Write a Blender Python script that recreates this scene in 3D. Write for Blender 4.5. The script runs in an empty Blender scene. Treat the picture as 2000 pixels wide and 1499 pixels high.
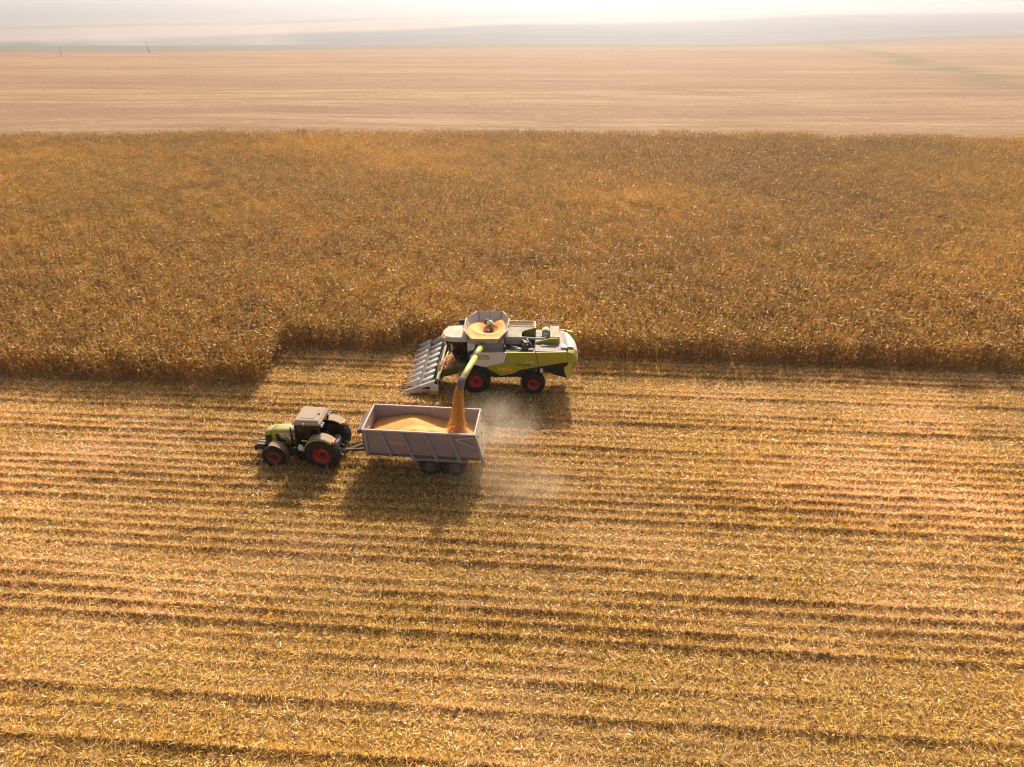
import bpy, math, random
import numpy as np
from mathutils import Vector, Matrix

random.seed(7)
RNG = np.random.default_rng(11)
sc = bpy.context.scene
COL = sc.collection
R = math.radians

# ------------------------------------------------------------------ camera
H = 24.0
FPX = 1333.0
PITCH = math.atan(780 / FPX)
cam_d = bpy.data.cameras.new('camera')
cam_d.sensor_width = 36.0
cam_d.lens = FPX / 2000 * 36
cam_d.clip_end = 24000
cam_d.clip_start = 0.5
cam = bpy.data.objects.new('camera', cam_d)
cam.location = (0, 0, H)
cam.rotation_euler = (math.pi / 2 - PITCH, 0, 0)
COL.objects.link(cam)
sc.camera = cam

# ------------------------------------------------------------------ light
SUN_EL, SUN_AZ = R(36), R(8)
S = Vector((math.sin(SUN_AZ) * math.cos(SUN_EL), math.cos(SUN_AZ) * math.cos(SUN_EL), math.sin(SUN_EL)))
sd = bpy.data.lights.new('sun', 'SUN')
sd.energy = 5.0
sd.angle = R(3.0)
sd.color = (1.0, 0.90, 0.74)
so = bpy.data.objects.new('sun', sd)
so.rotation_euler = S.to_track_quat('Z', 'Y').to_euler()
so.location = (20, 60, 80)
COL.objects.link(so)

w = bpy.data.worlds.new('World')
sc.world = w
w.use_nodes = True
nt = w.node_tree
nt.nodes.clear()
sky = nt.nodes.new('ShaderNodeTexSky')
sky.sky_type = 'NISHITA'
sky.sun_disc = False
sky.sun_elevation = SUN_EL
sky.sun_rotation = SUN_AZ
sky.dust_density = 4.0
sky.air_density = 1.0
bg = nt.nodes.new('ShaderNodeBackground')
bg.inputs[1].default_value = 0.10
wo = nt.nodes.new('ShaderNodeOutputWorld')
tint = nt.nodes.new('ShaderNodeMix')          # dust-laden air warms the sky
tint.data_type = 'RGBA'
tint.blend_type = 'MULTIPLY'
tint.inputs[0].default_value = 1.0
tint.inputs[7].default_value = (1.0, 0.87, 0.74, 1)
nt.links.new(sky.outputs[0], tint.inputs[6])
nt.links.new(tint.outputs[2], bg.inputs[0])
nt.links.new(bg.outputs[0], wo.inputs[0])

sc.view_settings.view_transform = 'Standard'
sc.view_settings.look = 'None'
sc.view_settings.exposure = 0.5
sc.view_settings.gamma = 1.0
sc.render.engine = 'CYCLES'
cy = sc.cycles
cy.max_bounces = 6
cy.diffuse_bounces = 4
cy.glossy_bounces = 2
cy.transmission_bounces = 4
cy.transparent_max_bounces = 8
cy.volume_bounces = 2
cy.volume_step_rate = 1.0
cy.volume_max_steps = 256
cy.caustics_reflective = False
cy.caustics_refractive = False
cy.sample_clamp_indirect = 6.0
cy.filter_width = 1.1
cy.use_denoising = True
cy.denoiser = 'OPENIMAGEDENOISE'
cy.denoising_prefilter = 'ACCURATE'


# ------------------------------------------------------------------ node helpers
def mat(name):
    m = bpy.data.materials.new(name)
    m.use_nodes = True
    t = m.node_tree
    t.nodes.clear()
    out = t.nodes.new('ShaderNodeOutputMaterial')
    return m, t, out


def N(t, typ, **kw):
    n = t.nodes.new(typ)
    for k, v in kw.items():
        if k.startswith('i_'):
            key = k[2:]
            key = int(key) if key.isdigit() else key.replace('_', ' ')
            s = n.inputs[key]
            if hasattr(v, 'is_linked') or isinstance(v, bpy.types.NodeSocket):
                t.links.new(v, s)
            else:
                s.default_value = v
        else:
            setattr(n, k, v)
    return n


def mixc(t, fac, a, b, blend='MIX'):
    n = t.nodes.new('ShaderNodeMix')
    n.data_type = 'RGBA'
    n.blend_type = blend
    for i, v in ((0, fac), (6, a), (7, b)):
        if isinstance(v, bpy.types.NodeSocket):
            t.links.new(v, n.inputs[i])
        else:
            n.inputs[i].default_value = v if i == 0 else (tuple(v) + (1,))[:4]
    return n.outputs[2]


def math_n(t, op, a, b=0.0, clamp=False):
    n = t.nodes.new('ShaderNodeMath')
    n.operation = op
    n.use_clamp = clamp
    for i, v in ((0, a), (1, b)):
        if isinstance(v, bpy.types.NodeSocket):
            t.links.new(v, n.inputs[i])
        else:
            n.inputs[i].default_value = v
    return n.outputs[0]


def ramp(t, fac, stops, interp='LINEAR'):
    n = t.nodes.new('ShaderNodeValToRGB')
    n.color_ramp.interpolation = interp
    e = n.color_ramp.elements
    while len(e) < len(stops):
        e.new(0.5)
    for k, (p, c) in enumerate(stops):
        e[k].position = p
        e[k].color = (tuple(c) + (1,))[:4] if not isinstance(c, (int, float)) else (c, c, c, 1)
    t.links.new(fac, n.inputs[0])
    return n.outputs[0]


def noise(t, vec, scale, detail=4.0, rough=0.55):
    n = t.nodes.new('ShaderNodeTexNoise')
    n.inputs['Scale'].default_value = scale
    n.inputs['Detail'].default_value = detail
    n.inputs['Roughness'].default_value = rough
    if vec is not None:
        t.links.new(vec, n.inputs['Vector'])
    return n.outputs['Fac']


def mapping(t, vec, scale=(1, 1, 1), rotz=0.0, loc=(0, 0, 0)):
    n = t.nodes.new('ShaderNodeMapping')
    n.inputs['Scale'].default_value = scale
    n.inputs['Rotation'].default_value = (0, 0, rotz)
    n.inputs['Location'].default_value = loc
    t.links.new(vec, n.inputs['Vector'])
    return n.outputs[0]


def principled(t, out, color, rough=0.5, metal=0.0, spec=0.5, bump=None, bump_s=0.2, bump_d=0.02):
    b = t.nodes.new('ShaderNodeBsdfPrincipled')
    if isinstance(color, bpy.types.NodeSocket):
        t.links.new(color, b.inputs['Base Color'])
    else:
        b.inputs['Base Color'].default_value = tuple(color) + (1,)
    if isinstance(rough, bpy.types.NodeSocket):
        t.links.new(rough, b.inputs['Roughness'])
    else:
        b.inputs['Roughness'].default_value = rough
    b.inputs['Metallic'].default_value = metal
    b.inputs['Specular IOR Level'].default_value = spec
    if bump is not None:
        bn = t.nodes.new('ShaderNodeBump')
        bn.inputs['Strength'].default_value = bump_s
        bn.inputs['Distance'].default_value = bump_d
        t.links.new(bump, bn.inputs['Height'])
        t.links.new(bn.outputs[0], b.inputs['Normal'])
    t.links.new(b.outputs[0], out.inputs['Surface'])
    return b


DUST = (0.52, 0.36, 0.22)


def paint(name, color, rough=0.38, dust=0.35, top_dust=0.5, metal=0.0, grime=0.25, dustcol=DUST):
    """machine paint with field dust lying on level faces and blotchy grime"""
    m, t, out = mat(name)
    tc = N(t, 'ShaderNodeTexCoord')
    geo = N(t, 'ShaderNodeNewGeometry')
    n1 = noise(t, tc.outputs['Object'], 2.2, 6)
    n2 = noise(t, tc.outputs['Object'], 11.0, 5)
    sep = N(t, 'ShaderNodeSeparateXYZ', i_0=geo.outputs['Normal'])
    up = math_n(t, 'MAXIMUM', sep.outputs[2], 0.0)
    up = math_n(t, 'POWER', up, 3.0)
    d = math_n(t, 'MULTIPLY', up, top_dust)
    blot = ramp(t, n1, [(0.38, 0.0), (0.72, 1.0)])
    d2 = math_n(t, 'MULTIPLY', blot, dust)
    d = math_n(t, 'ADD', d, d2)
    d = math_n(t, 'MULTIPLY', d, math_n(t, 'ADD', math_n(t, 'MULTIPLY', n2, 0.9), 0.5), clamp=True)
    g = math_n(t, 'MULTIPLY', ramp(t, n2, [(0.5, 0.0), (0.8, 1.0)]), grime)
    c = mixc(t, g, color, (0.06, 0.045, 0.03))
    c = mixc(t, d, c, dustcol)
    rg = math_n(t, 'ADD', math_n(t, 'MULTIPLY', d, 0.5), rough, clamp=True)
    principled(t, out, c, rg, metal, 0.4, bump=n2, bump_s=0.08, bump_d=0.02)
    return m


M = {}
M['green'] = paint('green_paint', (0.36, 0.36, 0.006), dust=0.22, top_dust=0.35)
M['green_dusty'] = paint('dusty_green_paint', (0.36, 0.38, 0.03), dust=0.35, top_dust=0.65)
M['green_dark'] = paint('dark_green_paint', (0.10, 0.13, 0.015), dust=0.2, top_dust=0.3)
M['auger_green'] = paint('pale_green_paint', (0.48, 0.50, 0.06), rough=0.3, dust=0.2, top_dust=0.35, dustcol=(0.75, 0.66, 0.45))
M['white'] = paint('white_paint', (0.74, 0.70, 0.66), dust=0.25, top_dust=0.25, grime=0.12)
M['cream'] = paint('cream_dusty_paint', (0.60, 0.55, 0.46), rough=0.5, dust=0.45, top_dust=0.4, grime=0.25, dustcol=(0.52, 0.40, 0.26))
M['grey'] = paint('light_grey_paint', (0.64, 0.585, 0.54), rough=0.38, dust=0.3, top_dust=0.2, grime=0.25)
M['roof_dust'] = paint('dusty_roof_paint', (0.42, 0.34, 0.27), rough=0.6, dust=0.4, top_dust=0.5, grime=0.2, dustcol=(0.44, 0.31, 0.20))
M['deck_steel'] = paint('grey_deck_plate', (0.30, 0.27, 0.26), rough=0.5, dust=0.5, top_dust=0.25, grime=0.4, dustcol=(0.40, 0.29, 0.22))
M['rib'] = paint('trailer_rib_grey', (0.27, 0.265, 0.32), rough=0.55, dust=0.5, top_dust=0.3, grime=0.3, dustcol=(0.40, 0.28, 0.22))
M['spout_grey'] = paint('spout_rubber', (0.14, 0.115, 0.11), rough=0.6, dust=0.4, top_dust=0.3, dustcol=(0.3, 0.2, 0.15))
M['steel'] = paint('worn_steel', (0.42, 0.40, 0.38), rough=0.32, dust=0.3, top_dust=0.3, metal=0.7)
M['dark_steel'] = paint('dark_steel', (0.06, 0.055, 0.055), rough=0.5, dust=0.25, top_dust=0.3)
M['black'] = paint('black_frame', (0.012, 0.012, 0.015), rough=0.55, dust=0.05, top_dust=0.2, dustcol=(0.16, 0.11, 0.07))
M['rubber'] = paint('tyre_rubber', (0.013, 0.013, 0.016), rough=0.75, dust=0.10, top_dust=0.12, dustcol=(0.13, 0.09, 0.06))
M['rubber_dusty'] = paint('dusty_tyre_rubber', (0.035, 0.03, 0.03), rough=0.85, dust=0.5, top_dust=0.3, dustcol=(0.16, 0.11, 0.08))
M['red'] = paint('red_rim_paint', (0.50, 0.022, 0.016), rough=0.4, dust=0.14, top_dust=0.2, dustcol=(0.25, 0.14, 0.09))
M['red_dusty'] = paint('dusty_red_rim', (0.32, 0.05, 0.03), rough=0.6, dust=0.5, top_dust=0.3, dustcol=(0.22, 0.11, 0.07))
M['brown_fender'] = paint('dusty_brown_plastic', (0.16, 0.10, 0.065), rough=0.7, dust=0.5, top_dust=0.6, dustcol=(0.42, 0.28, 0.18))
M['trailer'] = paint('weathered_trailer_grey', (0.235, 0.23, 0.285), rough=0.55, dust=1.0, top_dust=0.3, grime=0.5, dustcol=(0.40, 0.24, 0.18))
M['trailer_rail'] = paint('pale_trailer_rail', (0.50, 0.46, 0.46), rough=0.5, dust=0.3, top_dust=0.25, grime=0.2, dustcol=(0.55, 0.42, 0.34))
M['trailer_in'] = paint('trailer_inner_steel', (0.40, 0.31, 0.29), rough=0.45, dust=0.45, top_dust=0.2, grime=0.45, dustcol=(0.38, 0.22, 0.14))
M['tailgate'] = paint('dusty_tailgate', (0.52, 0.45, 0.36), rough=0.6, dust=0.6, top_dust=0.3, grime=0.3, dustcol=(0.56, 0.43, 0.27))
M['trailer_dark'] = paint('trailer_chassis', (0.10, 0.085, 0.08), rough=0.7, dust=0.5, top_dust=0.4, dustcol=(0.28, 0.19, 0.13))
M['trailer_rim'] = paint('dusty_brown_rim', (0.16, 0.12, 0.11), rough=0.6, dust=0.5, top_dust=0.3, dustcol=(0.30, 0.20, 0.15))
M['navy'] = paint('dark_blue_cover', (0.04, 0.045, 0.075), rough=0.6, dust=0.3, top_dust=0.3)
M['seat'] = paint('seat_fabric', (0.03, 0.03, 0.035), rough=0.9, dust=0.1, top_dust=0.1)
M['orange'] = paint('orange_lamp_plastic', (0.75, 0.25, 0.03), rough=0.3, dust=0.1, top_dust=0.1)


def plain(name, color, rough=0.5):
    m, t, out = mat(name)
    tc = N(t, 'ShaderNodeTexCoord')
    n1 = noise(t, tc.outputs['Object'], 14.0, 4)
    c = mixc(t, math_n(t, 'MULTIPLY', n1, 0.3), color, tuple(v * 0.6 for v in color))
    principled(t, out, c, rough)
    return m


M['yellow'] = plain('yellow_lettering', (0.92, 0.64, 0.02))
M['faded_yellow'] = plain('faded_yellow_lettering', (0.66, 0.44, 0.12))
M['letter_black'] = plain('black_lettering', (0.01, 0.01, 0.01))
M['letter_white'] = plain('white_lettering', (0.75, 0.75, 0.72))
M['letter_red'] = plain('red_lettering', (0.60, 0.03, 0.03))
M['blue'] = plain('blue_cloth', (0.02, 0.08, 0.40))
M['lamp_red'] = plain('red_tail_lens', (0.45, 0.02, 0.01), 0.2)
M['lamp_clear'] = plain('clear_lamp_lens', (0.75, 0.74, 0.68), 0.15)
M['wood'] = plain('weathered_wood', (0.09, 0.065, 0.05), 0.9)

# tinted cab glass
m, t, out = mat('tinted_glass')
fr = N(t, 'ShaderNodeFresnel', i_IOR=1.5)
tr = N(t, 'ShaderNodeBsdfTransparent', i_Color=(0.05, 0.075, 0.062, 1))
gl = N(t, 'ShaderNodeBsdfGlossy', i_Roughness=0.03)
ms = N(t, 'ShaderNodeMixShader', i_0=fr.outputs[0], i_1=tr.outputs[0], i_2=gl.outputs[0])
t.links.new(ms.outputs[0], out.inputs['Surface'])
M['glass'] = m

# grain
m, t, out = mat('maize_grain')
tc = N(t, 'ShaderNodeTexCoord')
v = N(t, 'ShaderNodeTexVoronoi', i_Scale=55.0, i_Vector=tc.outputs['Object'])
nn = noise(t, tc.outputs['Object'], 3.0, 6)
c = mixc(t, ramp(t, nn, [(0.3, 0.0), (0.7, 1.0)]), (0.88, 0.40, 0.085), (0.93, 0.54, 0.18))
c = mixc(t, math_n(t, 'MULTIPLY', v.outputs['Distance'], 0.6), c, (0.52, 0.19, 0.02))
nb = noise(t, tc.outputs['Object'], 40.0, 4, 0.7)
principled(t, out, c, 0.65, 0, 0.3, bump=nb, bump_s=0.5, bump_d=0.03)
M['grain'] = m


m, t, out = mat('falling_grain')
tc = N(t, 'ShaderNodeTexCoord')
nb = noise(t, tc.outputs['Object'], 16.0, 5, 0.7)
c = ramp(t, nb, [(0.3, (0.98, 0.60, 0.15)), (0.55, (0.99, 0.70, 0.24)), (0.75, (0.99, 0.80, 0.38))])
pb = principled(t, out, c, 0.7, 0, 0.2, bump=nb, bump_s=0.9, bump_d=0.06)
tl = N(t, 'ShaderNodeBsdfTranslucent')
t.links.new(c, tl.inputs[0])
mx = N(t, 'ShaderNodeMixShader')
mx.inputs[0].default_value = 0.6
t.links.new(pb.outputs[0], mx.inputs[1])
t.links.new(tl.outputs[0], mx.inputs[2])
t.links.new(mx.outputs[0], out.inputs['Surface'])
M['grain_fall'] = m

# plant materials: colour comes from the leaf's own tint, with field patches
def leaf_mat(name, transl, patch_col, patch_scale, gain=1.0, rough=0.5, spec=0.3, patch_amt=0.5):
    m, t, out = mat(name)
    at = N(t, 'ShaderNodeAttribute', attribute_name='tint')
    geo = N(t, 'ShaderNodeNewGeometry')
    oi = N(t, 'ShaderNodeObjectInfo')
    nn = noise(t, mapping(t, geo.outputs['Position'], (0.6, 1.0, 0.0)), patch_scale, 5, 0.6)
    f = math_n(t, 'MULTIPLY', ramp(t, nn, [(0.46, 0.0), (0.66, 1.0)]), patch_amt)
    c = mixc(t, f, at.outputs['Color'], patch_col)
    n2 = noise(t, mapping(t, geo.outputs['Position'], (1, 1, 0.0), loc=(31, 7, 0)), patch_scale * 0.37, 3, 0.5)
    k = math_n(t, 'ADD', math_n(t, 'MULTIPLY', n2, 1.1), 0.45)
    k = math_n(t, 'MULTIPLY', k, gain)
    k = math_n(t, 'MULTIPLY', k, math_n(t, 'ADD', math_n(t, 'MULTIPLY', oi.outputs['Random'], 0.3), 0.85))
    cm = N(t, 'ShaderNodeVectorMath', operation='SCALE')
    t.links.new(c, cm.inputs[0])
    t.links.new(k, cm.inputs['Scale'])
    b = N(t, 'ShaderNodeBsdfPrincipled')
    t.links.new(cm.outputs[0], b.inputs['Base Color'])
    b.inputs['Roughness'].default_value = rough
    b.inputs['Specular IOR Level'].default_value = spec
    tl = N(t, 'ShaderNodeBsdfTranslucent')
    t.links.new(cm.outputs[0], tl.inputs[0])
    mx = N(t, 'ShaderNodeMixShader')
    mx.inputs[0].default_value = transl
    t.links.new(b.outputs[0], mx.inputs[1])
    t.links.new(tl.outputs[0], mx.inputs[2])
    t.links.new(mx.outputs[0], out.inputs['Surface'])
    return m


M['corn'] = leaf_mat('dry_maize_leaf', 0.45, (0.80, 0.47, 0.07), 0.035, gain=0.98, rough=0.42, spec=0.5, patch_amt=0.45)
M['litter'] = leaf_mat('maize_litter', 0.42, (0.92, 0.68, 0.48), 0.11, gain=1.4, rough=0.45, spec=0.45, patch_amt=0.42)


# ------------------------------------------------------------------ mesh helpers
class MB:
    def __init__(s):
        s.v, s.f, s.sm = [], [], []

    def add(s, vs, fs, smooth=False):
        o = len(s.v)
        s.v += [tuple(p) for p in vs]
        s.f += [tuple(i + o for i in f) for f in fs]
        s.sm += [smooth] * len(fs)
        return s

    def box(s, x0, x1, y0, y1, z0, z1):
        return s.add([(x0, y0, z0), (x1, y0, z0), (x1, y1, z0), (x0, y1, z0), (x0, y0, z1), (x1, y0, z1), (x1, y1, z1), (x0, y1, z1)],
                     [(3, 2, 1, 0), (4, 5, 6, 7), (0, 1, 5, 4), (1, 2, 6, 5), (2, 3, 7, 6), (3, 0, 4, 7)])

    def hexa(s, b, tp):
        """eight corners: bottom ring, top ring (counter-clockwise from above)"""
        n = len(b)
        fs = [tuple(reversed(range(n))), tuple(range(n, 2 * n))]
        fs += [(i, (i + 1) % n, n + (i + 1) % n, n + i) for i in range(n)]
        return s.add(list(b) + list(tp), fs)

    def prism_y(s, poly, y0, y1):
        """poly in (x, z), extruded along y"""
        n = len(poly)
        vs = [(x, y0, z) for x, z in poly] + [(x, y1, z) for x, z in poly]
        fs = [tuple(range(n)), tuple(reversed(range(n, 2 * n)))]
        fs += [((i + 1) % n, i, n + i, n + (i + 1) % n) for i in range(n)]
        return s.add(vs, fs)

    def tube(s, pts, r, n=10, caps=True):
        pts = [Vector(p) for p in pts]
        rs = r if isinstance(r, (list, tuple)) else [r] * len(pts)
        vs, fs = [], []
        up0 = None
        for i, p in enumerate(pts):
            d = (pts[min(i + 1, len(pts) - 1)] - pts[max(i - 1, 0)]).normalized()
            if up0 is None:
                up0 = Vector((0, 0, 1)) if abs(d.z) < 0.9 else Vector((1, 0, 0))
            a = d.cross(up0).normalized()
            b = a.cross(d).normalized()
            for k in range(n):
                an = 2 * math.pi * k / n
                vs.append(p + (a * math.cos(an) + b * math.sin(an)) * rs[i])
        for i in range(len(pts) - 1):
            for k in range(n):
                k2 = (k + 1) % n
                fs.append((i * n + k, i * n + k2, (i + 1) * n + k2, (i + 1) * n + k))
        s.add(vs, fs, True)
        if caps:
            o = len(s.v) - len(vs)
            s.f += [tuple(o + k for k in reversed(range(n))), tuple(o + (len(pts) - 1) * n + k for k in range(n))]
            s.sm += [False, False]
        return s

    def bar(s, p, q, wx=0.06, wz=0.06):
        """square-section bar from p to q"""
        p, q = Vector(p), Vector(q)
        d = (q - p).normalized()
        up = Vector((0, 0, 1)) if abs(d.z) < 0.95 else Vector((0, 1, 0))
        a = d.cross(up).normalized() * wx / 2
        b = a.cross(d).normalized() * wz / 2
        vs = [p - a - b, p + a - b, p + a + b, p - a + b, q - a - b, q + a - b, q + a + b, q - a + b]
        return s.add(vs, [(3, 2, 1, 0), (4, 5, 6, 7), (0, 1, 5, 4), (1, 2, 6, 5), (2, 3, 7, 6), (3, 0, 4, 7)])

    def lathe_y(s, prof, cx, cz, n=36, smooth=True):
        """profile of (radius, y) turned about the y axis through (cx, cz)"""
        vs, fs = [], []
        m_ = len(prof)
        for k in range(n):
            a = 2 * math.pi * k / n
            for r, y in prof:
                vs.append((cx + r * math.cos(a), y, cz + r * math.sin(a)))
        for k in range(n):
            k2 = (k + 1) % n
            for j in range(m_ - 1):
                fs.append((k * m_ + j, k2 * m_ + j, k2 * m_ + j + 1, k * m_ + j + 1))
        return s.add(vs, fs, smooth)

    def build(s, name, material, parent=None, bevel=0.0, loc=None):
        me = bpy.data.meshes.new(name)
        me.from_pydata(s.v, [], s.f)
        me.polygons.foreach_set('use_smooth', s.sm)
        me.materials.append(material)
        me.update()
        o = bpy.data.objects.new(name, me)
        COL.objects.link(o)
        if parent is not None:
            o.parent = parent
        if loc is not None:
            o.location = loc
        if bevel > 0:
            b = o.modifiers.new('bevel', 'BEVEL')
            b.width = bevel
            b.segments = 2
            b.limit_method = 'ANGLE'
            b.angle_limit = R(35)
        return o


def tag(o, label=None, cat=None, group=None, kind=None):
    for k, v in (('label', label), ('category', cat), ('group', group), ('kind', kind)):
        if v:
            o[k] = v
    return o


def empty(name, loc, rz=0.0):
    o = bpy.data.objects.new(name, None)
    o.location = loc
    o.rotation_euler = (0, 0, rz)
    o.empty_display_size = 0.5
    COL.objects.link(o)
    return o


def np_mesh(name, V, F, colors=None, material=None, smooth=False):
    """V (n,3), F (m,4) arrays; colours per vertex"""
    me = bpy.data.meshes.new(name)
    V = np.ascontiguousarray(V, dtype=np.float32)
    F = np.ascontiguousarray(F, dtype=np.int32)
    me.vertices.add(len(V))
    me.vertices.foreach_set('co', V.ravel())
    me.loops.add(F.size)
    me.loops.foreach_set('vertex_index', F.ravel())
    me.polygons.add(len(F))
    me.polygons.foreach_set('loop_start', np.arange(0, F.size, 4, dtype=np.int32))
    if smooth:
        me.polygons.foreach_set('use_smooth', np.ones(len(F), dtype=bool))
    me.update(calc_edges=True)
    if colors is not None:
        a = me.attributes.new('tint', 'FLOAT_COLOR', 'POINT')
        c4 = np.ones((len(V), 4), dtype=np.float32)
        c4[:, :3] = colors
        a.data.foreach_set('color', c4.ravel())
    if material is not None:
        me.materials.append(material)
    return me


def text_on_side(body, mat_, parent, x0, z0, x1, h, y, shear=0.0, name='lettering', bold=0.0, slope=0.0):
    """lettering on a face that looks towards -y, from x0 to x1, h high"""
    cu = bpy.data.curves.new('lettering', 'FONT')
    cu.body = body
    cu.offset = bold
    cu.shear = shear
    ob = bpy.data.objects.new('lettering', cu)
    COL.objects.link(ob)
    me = bpy.data.meshes.new_from_object(ob)
    COL.objects.unlink(ob)
    bpy.data.objects.remove(ob)
    bpy.data.curves.remove(cu)
    vs = np.array([v.co[:] for v in me.vertices])
    mn, mx = vs.min(0), vs.max(0)
    for v in me.vertices:
        u = (v.co.x - mn[0]) / (mx[0] - mn[0])
        q = (v.co.y - mn[1]) / (mx[1] - mn[1])
        v.co = (x0 + u * (x1 - x0), y, z0 + q * h + slope * u)
    me.materials.clear()
    me.materials.append(mat_)
    o = bpy.data.objects.new(name, me)
    COL.objects.link(o)
    o.parent = parent
    return o


# pixel of the 2000 px picture -> a point on the plane z or at depth y (used only to read off where things stand)
_F = np.array([0, math.cos(PITCH), -math.sin(PITCH)])
_U = np.array([0, math.sin(PITCH), math.cos(PITCH)])


def ray(u, v):
    return _F + (u - 1000) / FPX * np.array([1., 0, 0]) + (749.5 - v) / FPX * _U


def at_z(u, v, z=0.0):
    d = ray(u, v)
    return np.array([0, 0, H]) + d * (z - H) / d[2]


def at_y(u, v, y):
    d = ray(u, v)
    return np.array([0, 0, H]) + d * y / d[1]


# ------------------------------------------------------------------ value noise for numpy
def vnoise(x, y, seed=0):
    xi, yi = np.floor(x).astype(np.int64), np.floor(y).astype(np.int64)
    fx, fy = x - xi, y - yi
    fx, fy = fx * fx * (3 - 2 * fx), fy * fy * (3 - 2 * fy)

    def h(a, b):
        n = (a * 374761393 + b * 668265263 + seed * 974634777) & 0x7fffffff
        n = ((n ^ (n >> 13)) * 1274126177) & 0x7fffffff
        return ((n ^ (n >> 16)) & 0xffff) / 65535.0
    return (h(xi, yi) * (1 - fx) + h(xi + 1, yi) * fx) * (1 - fy) + (h(xi, yi + 1) * (1 - fx) + h(xi + 1, yi + 1) * fx) * fy


def fbm(x, y, seed=0, o=4):
    a, s, tot = 0.5, 0.0, 0.0
    for k in range(o):
        s = s + a * vnoise(x * 2 ** k, y * 2 ** k, seed + k)
        tot += a
        a *= 0.5
    return s / tot


# ------------------------------------------------------------------ field geometry
PSI = R(4.0)
EX = np.array([math.cos(PSI), -math.sin(PSI)])
EV = np.array([math.sin(PSI), math.cos(PSI)])
ROW = 0.70
V_LEFT, V_RIGHT = 39.05, 44.60      # standing crop starts here left / right of the cut end
U_END = -20.0                       # row coordinate where the cut strip ends


def uv(x, y):
    return x * EX[0] + y * EX[1], x * EV[0] + y * EV[1]


def xy(u, v):
    return u * EX[0] + v * EV[0], u * EX[1] + v * EV[1]


def row_amp(u, v):
    """how high the stubble row stands at this place (0 flattened .. 1)"""
    r = np.round(v / ROW)
    own = vnoise(r * 0.73 + 0.5, r * 0 + 2.2, 8) * 0.35 + vnoise(r * 5.1, r * 0 + 0.7, 12) * 0.65
    a = 0.62 * own + 0.38 * fbm(u * 0.09 + r * 0.37, r * 0.31, 5, 3)
    b = vnoise(u * 1.1, r * 7.7, 9)
    return np.clip((a - 0.33) * 4.2, 0, 1) * (0.5 + 0.65 * b)


def ground_h(x, y):
    u, v = uv(x, y)
    wob = 0.15 * (fbm(u * 0.22, v * 0.2, 3, 3) - 0.5)
    ph = (v + wob) / ROW * 2 * np.pi
    ridge = np.power(0.5 + 0.5 * np.cos(ph), 4.0)
    z = 0.16 * ridge * (0.15 + 1.0 * row_amp(u, v))
    z = z + 0.10 * (fbm(x * 0.3, y * 0.3, 21, 3) - 0.5) + 0.05 * (fbm(x * 1.6, y * 1.6, 22, 2) - 0.5)
    return z


# --- the great field sheet
def terrain(x, y):
    d = np.sqrt(x * x + y * y)
    t_ = np.clip(y - 140, 0, None)
    t_ = np.where(t_ < 120, t_ * t_ / 240, t_ - 60)
    z = -0.058 * t_
    z = np.maximum(z, -78) + 0 * d
    soft = np.clip((t_ - 1100) / 500, 0, 1)
    z = z + 3.0 * soft
    q_ = np.clip((d - 2600) / 9600, 0, 1)
    z = z + 520 * q_ ** 1.5
    z = z + np.clip((y - 160) / 400, 0, 1) * 11.0 * (fbm(x / 560 + 9, y / 520 + 3, 31, 2) - 0.5)
    rise = np.clip((x - 200) / 700, 0, 1) ** 1.5 * np.clip((y - 300) / 500, 0, 1) * 15.0
    return z + rise - 0.14


def at_t(u, v):
    """point of the field sheet seen at a pixel of the 2000 px picture"""
    d = ray(u, v)
    lo_, prev = None, 0.0
    for tt in np.concatenate([np.arange(20, 400, 4.0), np.arange(400, 12000, 20.0)]):
        p = np.array([0, 0, H]) + d * tt
        if p[2] < float(terrain(np.array([p[0]]), np.array([p[1]]))[0]):
            a_, b_ = prev, tt
            for _ in range(20):
                c_ = 0.5 * (a_ + b_)
                p = np.array([0, 0, H]) + d * c_
                if p[2] < float(terrain(np.array([p[0]]), np.array([p[1]]))[0]):
                    b_ = c_
                else:
                    a_ = c_
            return p
        prev = tt
    return np.array([0, 0, H]) + d * 12000


xs = np.concatenate([np.linspace(-12200, -1700, 30)[:-1], np.linspace(-1700, 1900, 160), np.linspace(1900, 12200, 30)[1:]])
ys = np.concatenate([np.linspace(-400, 100, 22)[:-1], np.linspace(100, 2000, 190), np.linspace(2000, 12200, 100)[1:]])
gx, gy = np.meshgrid(xs, ys)
gz = terrain(gx, gy)
nx, ny = len(xs), len(ys)
idx = np.arange(nx * ny).reshape(ny, nx)
F = np.stack([idx[:-1, :-1], idx[:-1, 1:], idx[1:, 1:], idx[1:, :-1]], -1).reshape(-1, 4)

m, t, out = mat('far_fields')
geo = N(t, 'ShaderNodeNewGeometry')
pos = geo.outputs['Position']
sep = N(t, 'ShaderNodeSeparateXYZ', i_0=pos)
X, Y = sep.outputs[0], sep.outputs[1]
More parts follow.
